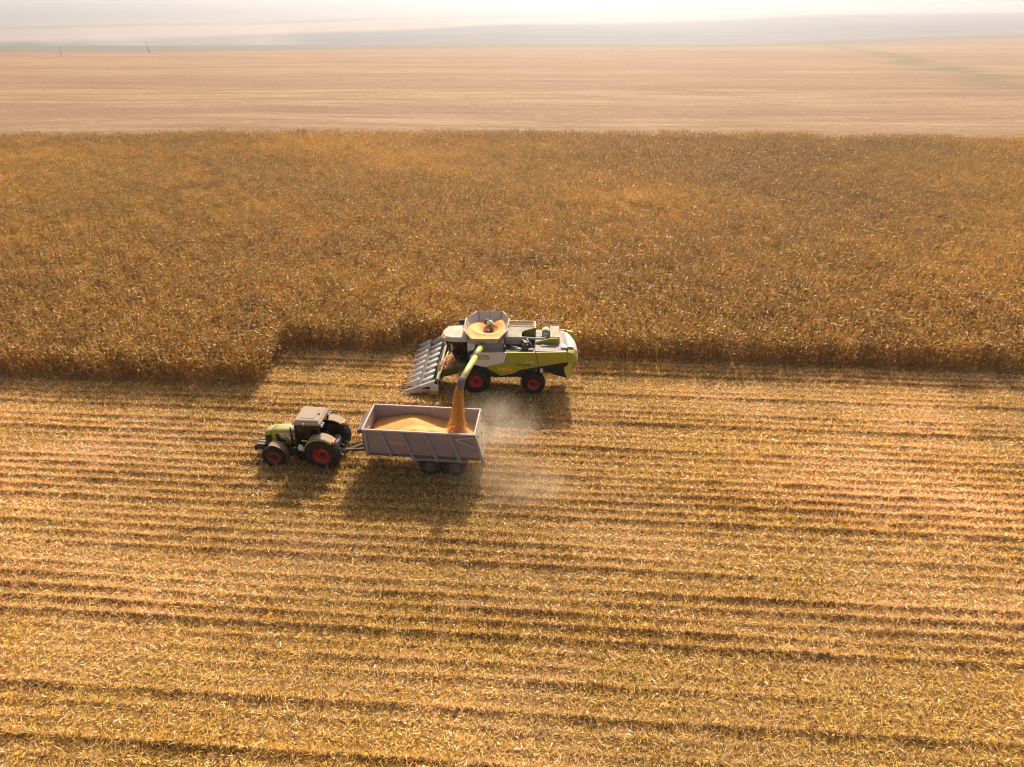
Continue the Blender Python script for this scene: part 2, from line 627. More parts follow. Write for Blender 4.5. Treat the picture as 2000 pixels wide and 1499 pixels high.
# long drill lines, bent a little by a slow warp
warp = noise(t, mapping(t, pos, (0.003, 0.003, 0)), 1.0, 2)
yw = math_n(t, 'ADD', Y, math_n(t, 'MULTIPLY', math_n(t, 'SUBTRACT', warp, 0.5), 50.0))
yw = math_n(t, 'ADD', yw, math_n(t, 'MULTIPLY', X, 0.03))
xr_ = math_n(t, 'MAXIMUM', math_n(t, 'SUBTRACT', X, 120.0), 0.0)
yw = math_n(t, 'ADD', yw, math_n(t, 'MULTIPLY', math_n(t, 'MULTIPLY', xr_, xr_), 0.0006))
cmb = N(t, 'ShaderNodeCombineXYZ')
t.links.new(X, cmb.inputs[0])
t.links.new(yw, cmb.inputs[1])
l1 = noise(t, mapping(t, cmb.outputs[0], (0.030, 0.22, 0)), 1.0, 4, 0.6)
l2 = noise(t, mapping(t, cmb.outputs[0], (0.0032, 0.030, 0)), 1.0, 3, 0.6)
l3 = noise(t, mapping(t, cmb.outputs[0], (0.0026, 0.009, 0), loc=(4, 2, 0)), 1.0, 3)
fine = noise(t, mapping(t, cmb.outputs[0], (0.40, 2.2, 0)), 1.0, 6, 0.75)
l4 = noise(t, mapping(t, cmb.outputs[0], (0.012, 0.045, 0), loc=(9, 9, 0)), 1.0, 5, 0.65)
straw = mixc(t, ramp(t, l1, [(0.36, 0.0), (0.64, 1.0)]), (0.23, 0.13, 0.062), (0.42, 0.285, 0.165))
straw = mixc(t, math_n(t, 'MULTIPLY', ramp(t, l2, [(0.42, 0.0), (0.56, 1.0)]), 0.7), straw, (0.22, 0.12, 0.065))
straw = mixc(t, math_n(t, 'MULTIPLY', ramp(t, l3, [(0.52, 0.0), (0.72, 1.0)]), 0.6), straw, (0.25, 0.13, 0.085))
straw = mixc(t, math_n(t, 'MULTIPLY', ramp(t, l4, [(0.42, 0.0), (0.66, 1.0)]), 0.5), straw, (0.33, 0.20, 0.09))
straw = mixc(t, math_n(t, 'MULTIPLY', ramp(t, fine, [(0.40, 1.0), (0.52, 0.0)]), 0.5), straw, (0.20, 0.11, 0.045))
straw = mixc(t, math_n(t, 'MULTIPLY', ramp(t, fine, [(0.5, 0.0), (0.68, 1.0)]), 0.5), straw, (0.52, 0.38, 0.23))
# green-grey weedy ditch on the right
P1, P2 = at_t(1660, 98), at_t(2060, 185)
dx, dy = (P2 - P1)[:2]
L = math.hypot(dx, dy)
dist = math_n(t, 'ADD', math_n(t, 'MULTIPLY', math_n(t, 'SUBTRACT', X, float(P1[0])), -dy / L),
              math_n(t, 'MULTIPLY', math_n(t, 'SUBTRACT', Y, float(P1[1])), dx / L))
dist = math_n(t, 'ADD', dist, math_n(t, 'MULTIPLY', math_n(t, 'SUBTRACT', noise(t, mapping(t, pos, (0.02, 0.02, 0)), 1.0, 4), 0.5), 60.0))
near = math_n(t, 'SUBTRACT', 1.0, math_n(t, 'DIVIDE', math_n(t, 'ABSOLUTE', dist), 17.0), clamp=True)
near = math_n(t, 'MULTIPLY', near, math_n(t, 'GREATER_THAN', X, float(P2[0]) * 0.5))
straw = mixc(t, math_n(t, 'MULTIPLY', math_n(t, 'MULTIPLY', near, 0.9), ramp(t, l4, [(0.35, 0.3), (0.6, 1.0)])), straw, (0.15, 0.13, 0.07))
# bands of other fields behind: position across the view, bent
EC, EL_, ER = at_t(1000, 92), at_t(40, 101), at_t(1960, 72)
sl, sr = (EL_[1] - EC[1]) / (EL_[0] - EC[0]), (ER[1] - EC[1]) / (ER[0] - EC[0])
tilt = math_n(t, 'ADD', math_n(t, 'MULTIPLY', math_n(t, 'MAXIMUM', X, 0.0), float(sr)), math_n(t, 'MULTIPLY', math_n(t, 'MINIMUM', X, 0.0), float(sl)))
ye = math_n(t, 'SUBTRACT', Y, tilt)
ye = math_n(t, 'ADD', ye, math_n(t, 'MULTIPLY', math_n(t, 'SUBTRACT', noise(t, mapping(t, pos, (0.0028, 0.0028, 0)), 1.0, 2), 0.5), 60.0))
ye = math_n(t, 'ADD', ye, math_n(t, 'MULTIPLY', math_n(t, 'SUBTRACT', noise(t, mapping(t, pos, (0.03, 0.03, 0)), 1.0, 3), 0.5), 8.0))
BM = 12600.0
fy = math_n(t, 'DIVIDE', ye, BM)


def bp(v):
    return float(at_t(1000, v)[1]) / BM


print('BAND', [round(bp(v) * BM) for v in (250, 200, 150, 120, 92, 86, 80, 60, 45, 33, 22, 10, 3)])
E0 = bp(92)
bands = ramp(t, fy, [(0.0, (0.5, 0.3, 0.12)), (E0, (0.17, 0.14, 0.10)), (bp(86), (0.16, 0.15, 0.11)), (bp(78), (0.085, 0.085, 0.08)),
                     (bp(50), (0.075, 0.08, 0.08)), (bp(46), (0.30, 0.22, 0.18)), (bp(36), (0.28, 0.21, 0.17)), (bp(33), (0.13, 0.13, 0.11)),
                     (bp(25), (0.22, 0.20, 0.16)), (bp(8), (0.14, 0.14, 0.12))], 'LINEAR')
bands = mixc(t, math_n(t, 'MULTIPLY', ramp(t, l2, [(0.4, 0.0), (0.65, 1.0)]), 0.35), bands, (0.22, 0.18, 0.13))
isfar = ramp(t, fy, [(E0 - 0.010, 0.0), (E0, 1.0)])
col = mixc(t, isfar, straw, bands)
principled(t, out, col, 0.9, 0, 0.1)
M['far'] = m
me = np_mesh('field', np.stack([gx, gy, gz], -1).reshape(-1, 3), F, None, M['far'], True)
o = bpy.data.objects.new('field', me)
COL.objects.link(o)
tag(o, 'pale harvested fields in drill lines running to hazy dark slopes', 'field', kind='structure')

# --- near stubble ground with its ridges
xs = np.arange(-72, 72.01, 0.30)
ys = np.arange(4, 58.01, 0.10)
gx, gy = np.meshgrid(xs, ys)
gz = ground_h(gx, gy)
edge = np.minimum.reduce([gx + 72, 72 - gx, gy - 4, 58 - gy])
gz = gz - 0.2 * np.clip(1 - edge / 2.0, 0, 1)
nx, ny = len(xs), len(ys)
idx = np.arange(nx * ny).reshape(ny, nx)
F = np.stack([idx[:-1, :-1], idx[:-1, 1:], idx[1:, 1:], idx[1:, :-1]], -1).reshape(-1, 4)
m, t, out = mat('stubble_soil')
geo = N(t, 'ShaderNodeNewGeometry')
a1 = noise(t, mapping(t, geo.outputs['Position'], (5, 9, 5)), 1.0, 6, 0.7)
a2 = noise(t, mapping(t, geo.outputs['Position'], (0.15, 0.15, 0.15)), 1.0, 4, 0.6)
c = ramp(t, a1, [(0.34, (0.05, 0.026, 0.008)), (0.50, (0.32, 0.185, 0.052)), (0.72, (0.58, 0.38, 0.13))])
c = mixc(t, math_n(t, 'MULTIPLY', ramp(t, a2, [(0.45, 0.0), (0.65, 1.0)]), 0.3), c, (0.40, 0.24, 0.15))
principled(t, out, c, 0.9, 0, 0.1, bump=a1, bump_s=0.8, bump_d=0.06)
me = np_mesh('stubble_ground', np.stack([gx, gy, gz], -1).reshape(-1, 3), F, None, m, True)
o = bpy.data.objects.new('stubble_ground', me)
COL.objects.link(o)
tag(o, 'ridged harvested ground under the straw litter', 'ground', kind='structure')


# ------------------------------------------------------------------ leaf strips
def strips(P, yaw, p0, bend, length, width, roll, k=3, taper=(0.75, 1.0, 0.25), twist=0.0):
    """bent leaf strips: k cross-sections each; returns V (n*k*2,3), F"""
    n = len(P)
    d = np.stack([np.cos(yaw), np.sin(yaw)], -1)
    V = np.zeros((n, k, 2, 3))
    c = P.astype(float).copy()
    for j in range(k):
        rl = roll + twist * j
        pj = p0 - bend * (j / max(k - 1, 1))
        up = np.stack([-np.sin(pj) * d[:, 0], -np.sin(pj) * d[:, 1], np.cos(pj)], -1)
        sd_ = np.stack([-d[:, 1], d[:, 0], np.zeros(n)], -1)
        side = sd_ * np.cos(rl)[:, None] + up * np.sin(rl)[:, None]
        hw = (width * taper[j] / 2)[:, None]
        V[:, j, 0] = c - side * hw
        V[:, j, 1] = c + side * hw
        pm = p0 - bend * ((j + 0.5) / max(k - 1, 1))
        step = (length / (k - 1))
        c = c + np.stack([np.cos(pm) * d[:, 0], np.cos(pm) * d[:, 1], np.sin(pm)], -1) * step[:, None]
    b = (np.arange(n) * k * 2)[:, None, None]
    j = np.arange(k - 1)[None, :, None] * 2
    F = b + j + np.array([0, 1, 3, 2])[None, None, :]
    return V.reshape(-1, 3), F.reshape(-1, 4)


class Acc:
    def __init__(s):
        s.V, s.F, s.C, s.n = [], [], [], 0

    def add(s, V, F, tint):
        s.V.append(V)
        s.F.append(F + s.n)
        per = len(V) // len(tint)
        s.C.append(np.repeat(tint, per, 0))
        s.n += len(V)

    def mesh(s, name, material):
        return np_mesh(name, np.concatenate(s.V), np.concatenate(s.F), np.concatenate(s.C), material)


def tints(n, table, rng=RNG, jit=0.18):
    w_ = np.array([r[0] for r in table], float)
    c_ = np.array([r[1] for r in table], float)
    k = rng.choice(len(table), n, p=w_ / w_.sum())
    return c_[k] * (1 + jit * rng.standard_normal((n, 1))).clip(0.5, 1.5)


def in_view(x, y, mx=9.0):
    """keep litter where this photo or one from a step aside could see it"""
    half = (np.maximum(y, 0) * math.cos(PITCH) + H * math.sin(PITCH)) * (1000 / FPX) + mx
    return np.abs(x) < half


def crop_mask(x, y):
    u, v = uv(x, y)
    wob = 0.12 * (vnoise(u * 0.8, v * 0.0 + 3.3, 77) - 0.5)
    ew = 1.2 * (vnoise(v * 0.9, u * 0 + 1.1, 78) - 0.5) + (v - 42) * 0.12
    s = np.where(u < U_END + ew, V_LEFT, V_RIGHT) + wob
    far = 124.5 - 0.00062 * x * x - 0.014 * x + 1.5 * (vnoise(x * 0.15, x * 0, 79) - 0.5)
    return (v > s) & (y < far)


LIT = [(5, (0.68, 0.445, 0.08)), (3, (0.78, 0.57, 0.16)), (2.8, (0.40, 0.22, 0.035)), (1.5, (0.84, 0.66, 0.36)), (3.0, (0.15, 0.07, 0.013)), (0.7, (0.88, 0.74, 0.56))]
acc = Acc()
n = 1000000
x = RNG.uniform(-54, 54, n)
y = RNG.uniform(10.5, 46.5, n)
keep = in_view(x, y) & ~crop_mask(x, y)
x, y = x[keep], y[keep]
n = len(x)
u, v = uv(x, y)
# wind-rowed: somewhat fewer pieces right in front of each row, where the soil shows
ph = np.mod(v / ROW + 0.32, 1.0)
k2 = RNG.random(n) > 0.80 * np.exp(-((ph - 0.5) / 0.16) ** 2) * row_amp(u, v)
x, y, u, v = x[k2], y[k2], u[k2], v[k2]
n = len(x)
z = ground_h(x, y)
big = RNG.random(n) ** 2.2
length = 0.09 + 0.20 * big
width = 0.009 + 0.020 * RNG.random(n) ** 1.5 + 0.008 * big
yaw = RNG.uniform(0, 2 * np.pi, n)
p0 = R(30) + R(24) * RNG.standard_normal(n)
bend = R(16) + R(20) * RNG.standard_normal(n)
roll = R(22) * RNG.standard_normal(n)
P = np.stack([x, y, z + 0.012 + 0.045 * RNG.random(n) ** 2], -1)
V, F = strips(P, yaw, p0, bend, length, width, roll)
acc.add(V, F, tints(n, LIT))
# larger husks, whitish
n = 24000
x = RNG.uniform(-54, 54, n)
y = RNG.uniform(10.5, 46.5, n)
pp = fbm(x * 0.16, y * 0.22, 51, 4)
keep = in_view(x, y) & ~crop_mask(x, y) & (RNG.random(n) < np.clip((pp - 0.46) * 5.0, 0.05, 1))
x, y = x[keep], y[keep]
n = len(x)
P = np.stack([x, y, ground_h(x, y) + 0.03 + 0.05 * RNG.random(n)], -1)
V, F = strips(P, RNG.uniform(0, 6.283, n), R(15) + R(15) * RNG.standard_normal(n), R(40) + R(30) * RNG.standard_normal(n),
              0.11 + 0.14 * RNG.random(n), 0.035 + 0.04 * RNG.random(n), R(20) * RNG.standard_normal(n), taper=(0.5, 1.0, 0.35))
acc.add(V, F, tints(n, [(2, (0.80, 0.62, 0.47)), (1, (0.84, 0.70, 0.56)), (1, (0.78, 0.55, 0.36))]))
o = bpy.data.objects.new('straw_litter', acc.mesh('straw_litter', M['litter']))
COL.objects.link(o)
tag(o, 'golden chopped maize leaves and pale husks strewn over the harvested ground', 'straw litter', kind='stuff')

# standing stumps in rows
acc = Acc()
rows = np.arange(int(8 / ROW), int(47 / ROW))
us = np.arange(-56, 56, 0.075)
uu, rr = np.meshgrid(us, rows)
uu = uu.ravel() + RNG.uniform(-0.06, 0.06, uu.size)
vv = rr.ravel() * ROW + 0.055 * RNG.standard_normal(uu.size)
x, y = xy(uu, vv)
amp = row_amp(uu, vv)
keep = in_view(x, y) & (y > 10.5) & ~crop_mask(x, y) & (RNG.random(len(x)) < 0.15 + 0.95 * amp)
x, y, amp = x[keep], y[keep], amp[keep]
n = len(x)
z = ground_h(x, y)
hgt = (0.10 + 0.20 * RNG.random(n)) * (0.45 + 0.75 * amp)
P = np.stack([x, y, z - 0.02], -1)
yw_ = RNG.uniform(0, 6.283, n)
for q in range(2):
    V, F = strips(P, yw_ + q * 1.57, np.full(n, R(80)) + R(12) * RNG.standard_normal(n), np.zeros(n), hgt + 0.02, np.full(n, 0.026), np.zeros(n), k=2, taper=(1, 1))
    acc.add(V, F, tints(n, [(2, (0.38, 0.21, 0.06)), (1, (0.52, 0.32, 0.10)), (1, (0.22, 0.11, 0.035))]))
for q in range(3):
    kk = RNG.random(n) < 0.85
    m_ = int(kk.sum())
    Pq = P[kk] + np.stack([0.05 * RNG.standard_normal(m_), 0.05 * RNG.standard_normal(m_), 0.02 + 0.4 * hgt[kk] * RNG.random(m_)], -1)
    V, F = strips(Pq, RNG.uniform(0, 6.283, m_), R(62) + R(16) * RNG.standard_normal(m_), R(45) + R(30) * RNG.standard_normal(m_),
                  hgt[kk] * (0.6 + 0.6 * RNG.random(m_)) + 0.04, 0.014 + 0.02 * RNG.random(m_), R(20) * RNG.standard_normal(m_))
    acc.add(V, F, tints(m_, LIT))
o = bpy.data.objects.new('maize_stubble', acc.mesh('maize_stubble', M['litter']))
COL.objects.link(o)
tag(o, 'short cut maize stumps standing in long rows across the field', 'stubble', kind='stuff')

# ------------------------------------------------------------------ standing maize
CELL_U, CELL_V = 1.40, ROW * 2
LEAF = [(4, (0.58, 0.315, 0.024)), (3, (0.42, 0.205, 0.013)), (2, (0.72, 0.43, 0.06)), (3.2, (0.17, 0.065, 0.007)), (1.1, (0.88, 0.66, 0.28))]
plants = bpy.data.collections.new('maize_plants')
NV = 8
for k in range(NV):
    rng = np.random.default_rng(100 + k)
    acc = Acc()
    pts = []
    for r_ in range(2):
        for q in range(8):
            if rng.random() < 0.06:
                continue
            pts.append((-CELL_U / 2 + CELL_U * (q + 0.5) / 8 + 0.03 * rng.standard_normal(), -CELL_V / 2 + ROW * (r_ + 0.5) + 0.045 * rng.standard_normal()))
    for (px, py) in pts:
        h = 2.12 + 0.15 * rng.standard_normal()
        lean = R(4) * rng.standard_normal(2)
        base = np.array([[px, py, -0.05]])
        yw0 = rng.uniform(0, 6.283)
        ld = math.atan2(lean[1], lean[0])
        lm = min(abs(lean[0]) + abs(lean[1]), 0.3)
        one = np.ones(1)
        for q in range(2):
            # stalk: two crossed blades leaning together
            rl = q * math.pi / 2
            V, F = strips(base, one * ld, one * (math.pi / 2 - lm), one * (lm * 1.2), one * h, one * 0.044, one * rl, k=3, taper=(1.2, 1.0, 0.5))
            acc.add(V, F, tints(1, [(1, (0.36, 0.19, 0.05)), (1, (0.46, 0.27, 0.08))], rng))
        nl = rng.integers(11, 14)
        fr = np.sort(0.14 + 0.83 * rng.random(nl) ** 0.75)
        low = fr < 0.55
        off = np.stack([np.cos(ld) * np.sin(lm) * h * fr * 0.6, np.sin(ld) * np.sin(lm) * h * fr * 0.6, h * fr * math.cos(lm * 0.5)], -1)
        P = base + off
        yaw = yw0 + np.pi * np.arange(nl) + 0.6 * rng.standard_normal(nl)
        p0 = R(64) + R(14) * rng.standard_normal(nl)
        bend = R(138) + R(34) * rng.standard_normal(nl) + np.where(low, R(14), 0)
        Ln = (0.34 + 0.26 * rng.random(nl)) * np.where(low, 0.78, 1.0)
        V, F = strips(P, yaw, p0, bend, Ln, np.where(low, 0.034, 0.046) + 0.036 * rng.random(nl), R(25) * rng.standard_normal(nl), k=4, taper=(0.7, 1.0, 0.8, 0.15), twist=0.25)
        acc.add(V, F, tints(nl, LEAF, rng))
        # tassel
        nt_ = rng.integers(4, 7)
        top = P[-1:] * 0 + base + np.array([[np.cos(ld) * np.sin(lm) * h * 0.7, np.sin(ld) * np.sin(lm) * h * 0.7, h * math.cos(lm * 0.5) - 0.02]])
        V, F = strips(np.repeat(top, nt_, 0), rng.uniform(0, 6.283, nt_), R(76) + R(10) * rng.standard_normal(nt_), R(40) * rng.random(nt_),
                      0.24 + 0.14 * rng.random(nt_), 0.016 + 0.014 * rng.random(nt_), np.zeros(nt_), k=3, taper=(0.8, 1, 0.5))
        acc.add(V, F, tints(nt_, [(2, (0.52, 0.30, 0.08)), (1, (0.40, 0.21, 0.05))], rng))
        # hanging ear with dry husk
        if rng.random() < 0.8:
            V, F = strips(base + np.array([[0, 0, h * (0.40 + 0.12 * rng.random())]]), rng.uniform(0, 6.283, 1), one * R(30), one * R(95), one * 0.27, one * 0.075,
                          one * 0, k=3, taper=(0.6, 1.0, 0.5))
            acc.add(V, F, tints(1, [(1, (0.70, 0.50, 0.24)), (1, (0.58, 0.36, 0.12))], rng))
    ob = bpy.data.objects.new('maize_clump', acc.mesh('maize_clump', M['corn']))
    plants.objects.link(ob)

uu, vv = np.meshgrid(np.arange(-130, 130, CELL_U), np.arange(V_LEFT + CELL_V / 2, 150, CELL_V))
uu, vv = uu.ravel(), vv.ravel()
x, y = xy(uu, vv)
half = (y * math.cos(PITCH) + H * math.sin(PITCH)) * (1000 / FPX) + 18
c2, s2 = math.cos(R(2)), math.sin(R(2))
hx, hy = (x + 2.43) * c2 - (y - 39.61) * s2, (x + 2.43) * s2 + (y - 39.61) * c2
header_gap = (hx > -5.9) & (hx < -1.6) & (hy < 7.5)          # where the header has worked into the crop
keep = crop_mask(x, y) & (np.abs(x) < half) & ~header_gap
x, y = x[keep], y[keep]
n = len(x)
me = bpy.data.meshes.new('maize_crop')
me.vertices.add(n)
P = np.stack([x + 0.05 * RNG.standard_normal(n), y + 0.05 * RNG.standard_normal(n), np.where(y < 57, ground_h(x, y), -0.1)], -1).astype(np.float32)
me.vertices.foreach_set('co', P.ravel())
a = me.attributes.new('rot', 'FLOAT_VECTOR', 'POINT')
edge_ = ~(crop_mask(x, y - 1.6) & crop_mask(x + 1.6, y))
tl_ = np.where(edge_, R(3.5), R(2.0))
rot = np.stack([tl_ * RNG.standard_normal(n), tl_ * RNG.standard_normal(n), -PSI + np.pi * RNG.integers(0, 2, n) + R(3) * RNG.standard_normal(n)], -1).astype(np.float32)
a.data.foreach_set('vector', rot.ravel())
a = me.attributes.new('size', 'FLOAT', 'POINT')
sz = (0.93 + 0.22 * fbm(x * 0.07, y * 0.07, 61, 3) + 0.05 * RNG.standard_normal(n)).astype(np.float32)
a.data.foreach_set('value', sz)
a = me.attributes.new('pick', 'INT', 'POINT')
a.data.foreach_set('value', RNG.integers(0, NV, n).astype(np.int32))
crop = bpy.data.objects.new('maize_crop', me)
COL.objects.link(crop)
tag(crop, 'tall dry golden maize standing uncut behind the harvester', 'maize crop', kind='stuff')
ng = bpy.data.node_groups.new('stand_plants', 'GeometryNodeTree')
ng.interface.new_socket('Geometry', in_out='INPUT', socket_type='NodeSocketGeometry')
ng.interface.new_socket('Geometry', in_out='OUTPUT', socket_type='NodeSocketGeometry')
gi, go = ng.nodes.new('NodeGroupInput'), ng.nodes.new('NodeGroupOutput')
ci = ng.nodes.new('GeometryNodeCollectionInfo')
ci.inputs['Collection'].default_value = plants
ci.inputs['Separate Children'].default_value = True
ci.inputs['Reset Children'].default_value = True
ip = ng.nodes.new('GeometryNodeInstanceOnPoints')
ip.inputs['Pick Instance'].default_value = True


def named(nm, typ):
    q = ng.nodes.new('GeometryNodeInputNamedAttribute')
    q.data_type = typ
    q.inputs['Name'].default_value = nm
    return next(s_ for s_ in q.outputs if s_.enabled and s_.name == 'Attribute')


ng.links.new(gi.outputs[0], ip.inputs['Points'])
ng.links.new(ci.outputs[0], ip.inputs['Instance'])
ng.links.new(named('pick', 'INT'), ip.inputs['Instance Index'])
e2r = ng.nodes.new('FunctionNodeEulerToRotation')
ng.links.new(named('rot', 'FLOAT_VECTOR'), e2r.inputs[0])
ng.links.new(e2r.outputs[0], ip.inputs['Rotation'])
ng.links.new(named('size', 'FLOAT'), ip.inputs['Scale'])
ng.links.new(ip.outputs[0], go.inputs[0])
md = crop.modifiers.new('plants', 'NODES')
md.node_group = ng

# ------------------------------------------------------------------ wheels
def wheel(name, parent, cx, cz, r, y0, wdt, rim_r, tyre_m, rim_m, near=True, steer=0.0, lugs=22, lug_h=0.035, hub_r=0.12, dish=0.24):
    """tyre with tread bars, dished rim and hub; outer face looks to -y when near"""
    e = MB()
    pr = [(rim_r, 0.05), (rim_r + 0.04, 0.0), (r - 0.16, -0.02), (r - 0.05, 0.06), (r - 0.015, 0.16), (r, wdt * 0.5),
          (r - 0.015, wdt - 0.16), (r - 0.05, wdt - 0.06), (r - 0.16, wdt + 0.02), (rim_r + 0.04, wdt), (rim_r, wdt - 0.05)]
    if not near:
        pr = [(a, wdt - b) for a, b in reversed(pr)]
    wy = y0 + wdt / 2
    root = MB()
    root.lathe_y([(a, b - wdt / 2) for a, b in pr], 0, 0, 44)
    for k in range(lugs):
        for sgn in (0, 1):
            a = 2 * math.pi * (k + 0.5 * sgn) / lugs
            a2 = a + 0.16
            ya, yb = (-wdt / 2 + 0.0, 0.02) if sgn == 0 else (wdt / 2, -0.02)
            da = 0.045
            vs = []
            for (an, yy, rr) in ((a, ya, r - 0.06), (a2, yb, r)):
                for (q, up) in ((-da, 0), (da, 0), (da, lug_h), (-da, lug_h)):
                    ra = rr - 0.02 + up
                    vs.append((ra * math.cos(an + q), yy, ra * math.sin(an + q)))
            root.add(vs, [(3, 2, 1, 0), (4, 5, 6, 7), (0, 1, 5, 4), (1, 2, 6, 5), (2, 3, 7, 6), (3, 0, 4, 7)])
    w_ = empty(name, (cx, wy, cz), steer)
    w_.parent = parent
    root.build('tyre', tyre_m, w_)
    s = -1 if near else 1
    o_ = s * wdt / 2
    rb = MB()
    prof = [(rim_r + 0.005, o_ - s * 0.02), (rim_r - 0.015, o_ - s * 0.03), (rim_r - 0.05, o_ - s * 0.09), (rim_r * 0.82, o_ - s * (dish - 0.06)), (rim_r * 0.62, o_ - s * (dish + 0.0)),
            (rim_r * 0.45, o_ - s * (dish - 0.05)), (hub_r, o_ - s * (dish - 0.06)), (0.001, o_ - s * (dish - 0.06))]
    rb.lathe_y(prof, 0, 0, 36)
    rb.build('rim', rim_m, w_)
    gb = MB()
    gb.lathe_y([(rim_r * 0.80, o_ - s * (dish - 0.055)), (rim_r * 0.78, o_ - s * (dish - 0.03)), (rim_r * 0.64, o_ - s * (dish - 0.015)), (rim_r * 0.62, o_ - s * (dish - 0.0))], 0, 0, 32)
    gb.build('rim_band', M['black'] if rim_m is not M['trailer_rim'] else M['trailer_dark'], w_)
    hb = MB()
    hb.lathe_y([(hub_r, o_ - s * dish), (hub_r, o_ - s * (dish - 0.12)), (hub_r * 0.75, o_ - s * (dish - 0.15)), (0.001, o_ - s * (dish - 0.15))], 0, 0, 18)
    for k in range(8):
        a = k * math.pi / 4
        hb.tube([(hub_r * 1.5 * math.cos(a), o_ - s * (dish - 0.04), hub_r * 1.5 * math.sin(a)), (hub_r * 1.5 * math.cos(a), o_ - s * (dish - 0.08), hub_r * 1.5 * math.sin(a))], 0.018, 6)
    hb.build('hub', M['black'] if rim_m is not M['trailer_rim'] else M['trailer_dark'], w_)
    return w_


def poly_ring(pts, zt, zb, thick, shrink, c):
    """open hopper wall: outer and inner skins between a rim polygon and a smaller base polygon; zt per point"""
    n = len(pts)

    def sc_(p, f):
        return (c[0] + (p[0] - c[0]) * f, c[1] + (p[1] - c[1]) * f)
    rings = []
    for f_t, z_ in ((1.0, 't'), (shrink, 'b'), (shrink - thick, 'b'), (1.0 - thick, 't')):
        ring = []
        for i, p in enumerate(pts):
            q = sc_(p, f_t)
            ring.append((q[0], q[1], zt[i] if z_ == 't' else zb))
        rings.append(ring)
    vs = [p for r_ in rings for p in r_]
    fs = []
    for a_ in range(4):
        b_ = (a_ + 1) % 4
        for i in range(n):
            j = (i + 1) % n
            fs.append((a_ * n + i, b_ * n + i, b_ * n + j, a_ * n + j))
    return vs, fs


# ================================================================== combine harvester
CO = Vector((-2.43, 39.61, 0.0))
comb = empty('combine_harvester', CO, R(-2.0))
tag(comb, 'lime green and white combine harvester with orange maize in its open tank', 'combine harvester')
CM = comb.matrix_basis if False else Matrix.Translation(CO) @ Matrix.Rotation(R(-2.0), 4, 'Z')
CI = CM.inverted()

# chassis and threshing body (dark, mostly hidden behind the side panels)
b = MB()
b.prism_y([(-0.5, 2.1), (0.4, 1.9), (1.2, 1.25), (2.9, 1.35), (3.3, 1.75), (6.0, 2.25), (6.0, 3.2), (3.95, 3.18), (1.9, 3.05), (-0.5, 3.05)], 0.10, 3.25)
b.box(-0.25, 0.25, 0.75, 2.6, 0.75, 1.15)
b.box(3.62, 4.1, 0.55, 2.75, 0.62, 0.9)
b.box(0.2, 3.7, 1.0, 2.3, 0.8, 1.4)
b.prism_y([(4.2, 2.1), (4.6, 1.5), (5.9, 1.35), (6.1, 2.3)], 0.5, 2.8)
b.build('chassis', M['black'], comb, 0.02)

# side panels, near and far
for (ya, yb, near) in ((-0.06, 0.08, True), (3.24, 3.38, False)):
    g = MB()
    g.prism_y([(0.66, 2.14), (1.30, 1.70), (1.70, 1.47), (2.66, 1.72), (2.93, 1.94), (4.165, 2.20), (3.955, 3.26), (2.15, 3.22), (1.945, 2.50)], ya, yb)
    gp = g.build('side_panel', M['green'], comb, 0.025)
    g = MB()
    g.prism_y([(4.20, 2.21), (6.10, 2.60), (6.03, 3.34), (3.985, 3.26)], ya, yb)
    g.build('rear_side_panel', M['green'], comb, 0.025)
    g = MB()
    g.prism_y([(-0.34, 2.20), (-0.10, 2.28), (0.20, 2.24), (0.44, 2.16), (0.62, 2.13), (1.91, 2.48), (2.12, 3.22), (-0.05, 3.19), (-0.34, 2.9)], ya - 0.004, yb - 0.004)
    wp = g.build('white_side_panel', M['white'], comb, 0.025)
    # wheel-arch lip
    g = MB()
    g.tube([(-0.72, ya + 0.05, 1.75), (-0.40, ya + 0.05, 2.16), (-0.10, ya + 0.05, 2.25), (0.20, ya + 0.05, 2.21), (0.62, ya + 0.05, 2.09), (1.30, ya + 0.05, 1.66), (1.70, ya + 0.05, 1.43), (2.68, ya + 0.05, 1.68)], 0.035, 8)
    g.build('arch_lip', M['black'], comb)
    if near:
        text_on_side('АгрОн', M['yellow'], gp, 1.46, 1.82, 2.48, 0.33, ya - 0.012, bold=0.045)
        text_on_side('LEXION', M['letter_black'], gp, 2.66, 2.25, 3.70, 0.17, ya - 0.006, shear=0.35, bold=0.025)
        text_on_side('770', M['letter_white'], gp, 3.27, 2.46, 3.86, 0.16, ya - 0.006, shear=0.35, bold=0.01)
        sw = MB()
        sw.tube([(2.18, ya - 0.004, 1.73), (2.34, ya - 0.004, 1.72), (2.44, ya - 0.004, 1.63)], 0.018, 6)
        sw.build('emblem', M['yellow'], gp)
        st = MB()
        st.box(-0.05, 0.93, ya - 0.012, ya - 0.005, 2.70, 3.02)
        sp = st.build('sticker', M['green'], wp)
        st = MB()
        st.box(-0.05, 0.95, ya - 0.013, ya - 0.005, 2.625, 2.685)
        st.build('sticker_strip', M['letter_white'], wp)
        text_on_side('АТЛАН', M['letter_white'], wp, -0.02, 2.75, 0.78, 0.20, ya - 0.017, bold=0.015)

wheel('front_wheel', comb, 0.0, 0.97, 0.97, 0.02, 0.78, 0.47, M['rubber'], M['red'], True)
wheel('front_wheel', comb, 0.0, 0.97, 0.97, 2.50, 0.78, 0.47, M['rubber'], M['red'], False)
wheel('rear_wheel', comb, 3.87, 0.80, 0.80, 0.02, 0.60, 0.40, M['rubber'], M['red'], True, lugs=18, dish=0.2)
wheel('rear_wheel', comb, 3.87, 0.80, 0.80, 2.68, 0.60, 0.40, M['rubber'], M['red'], False, lugs=18, dish=0.2)

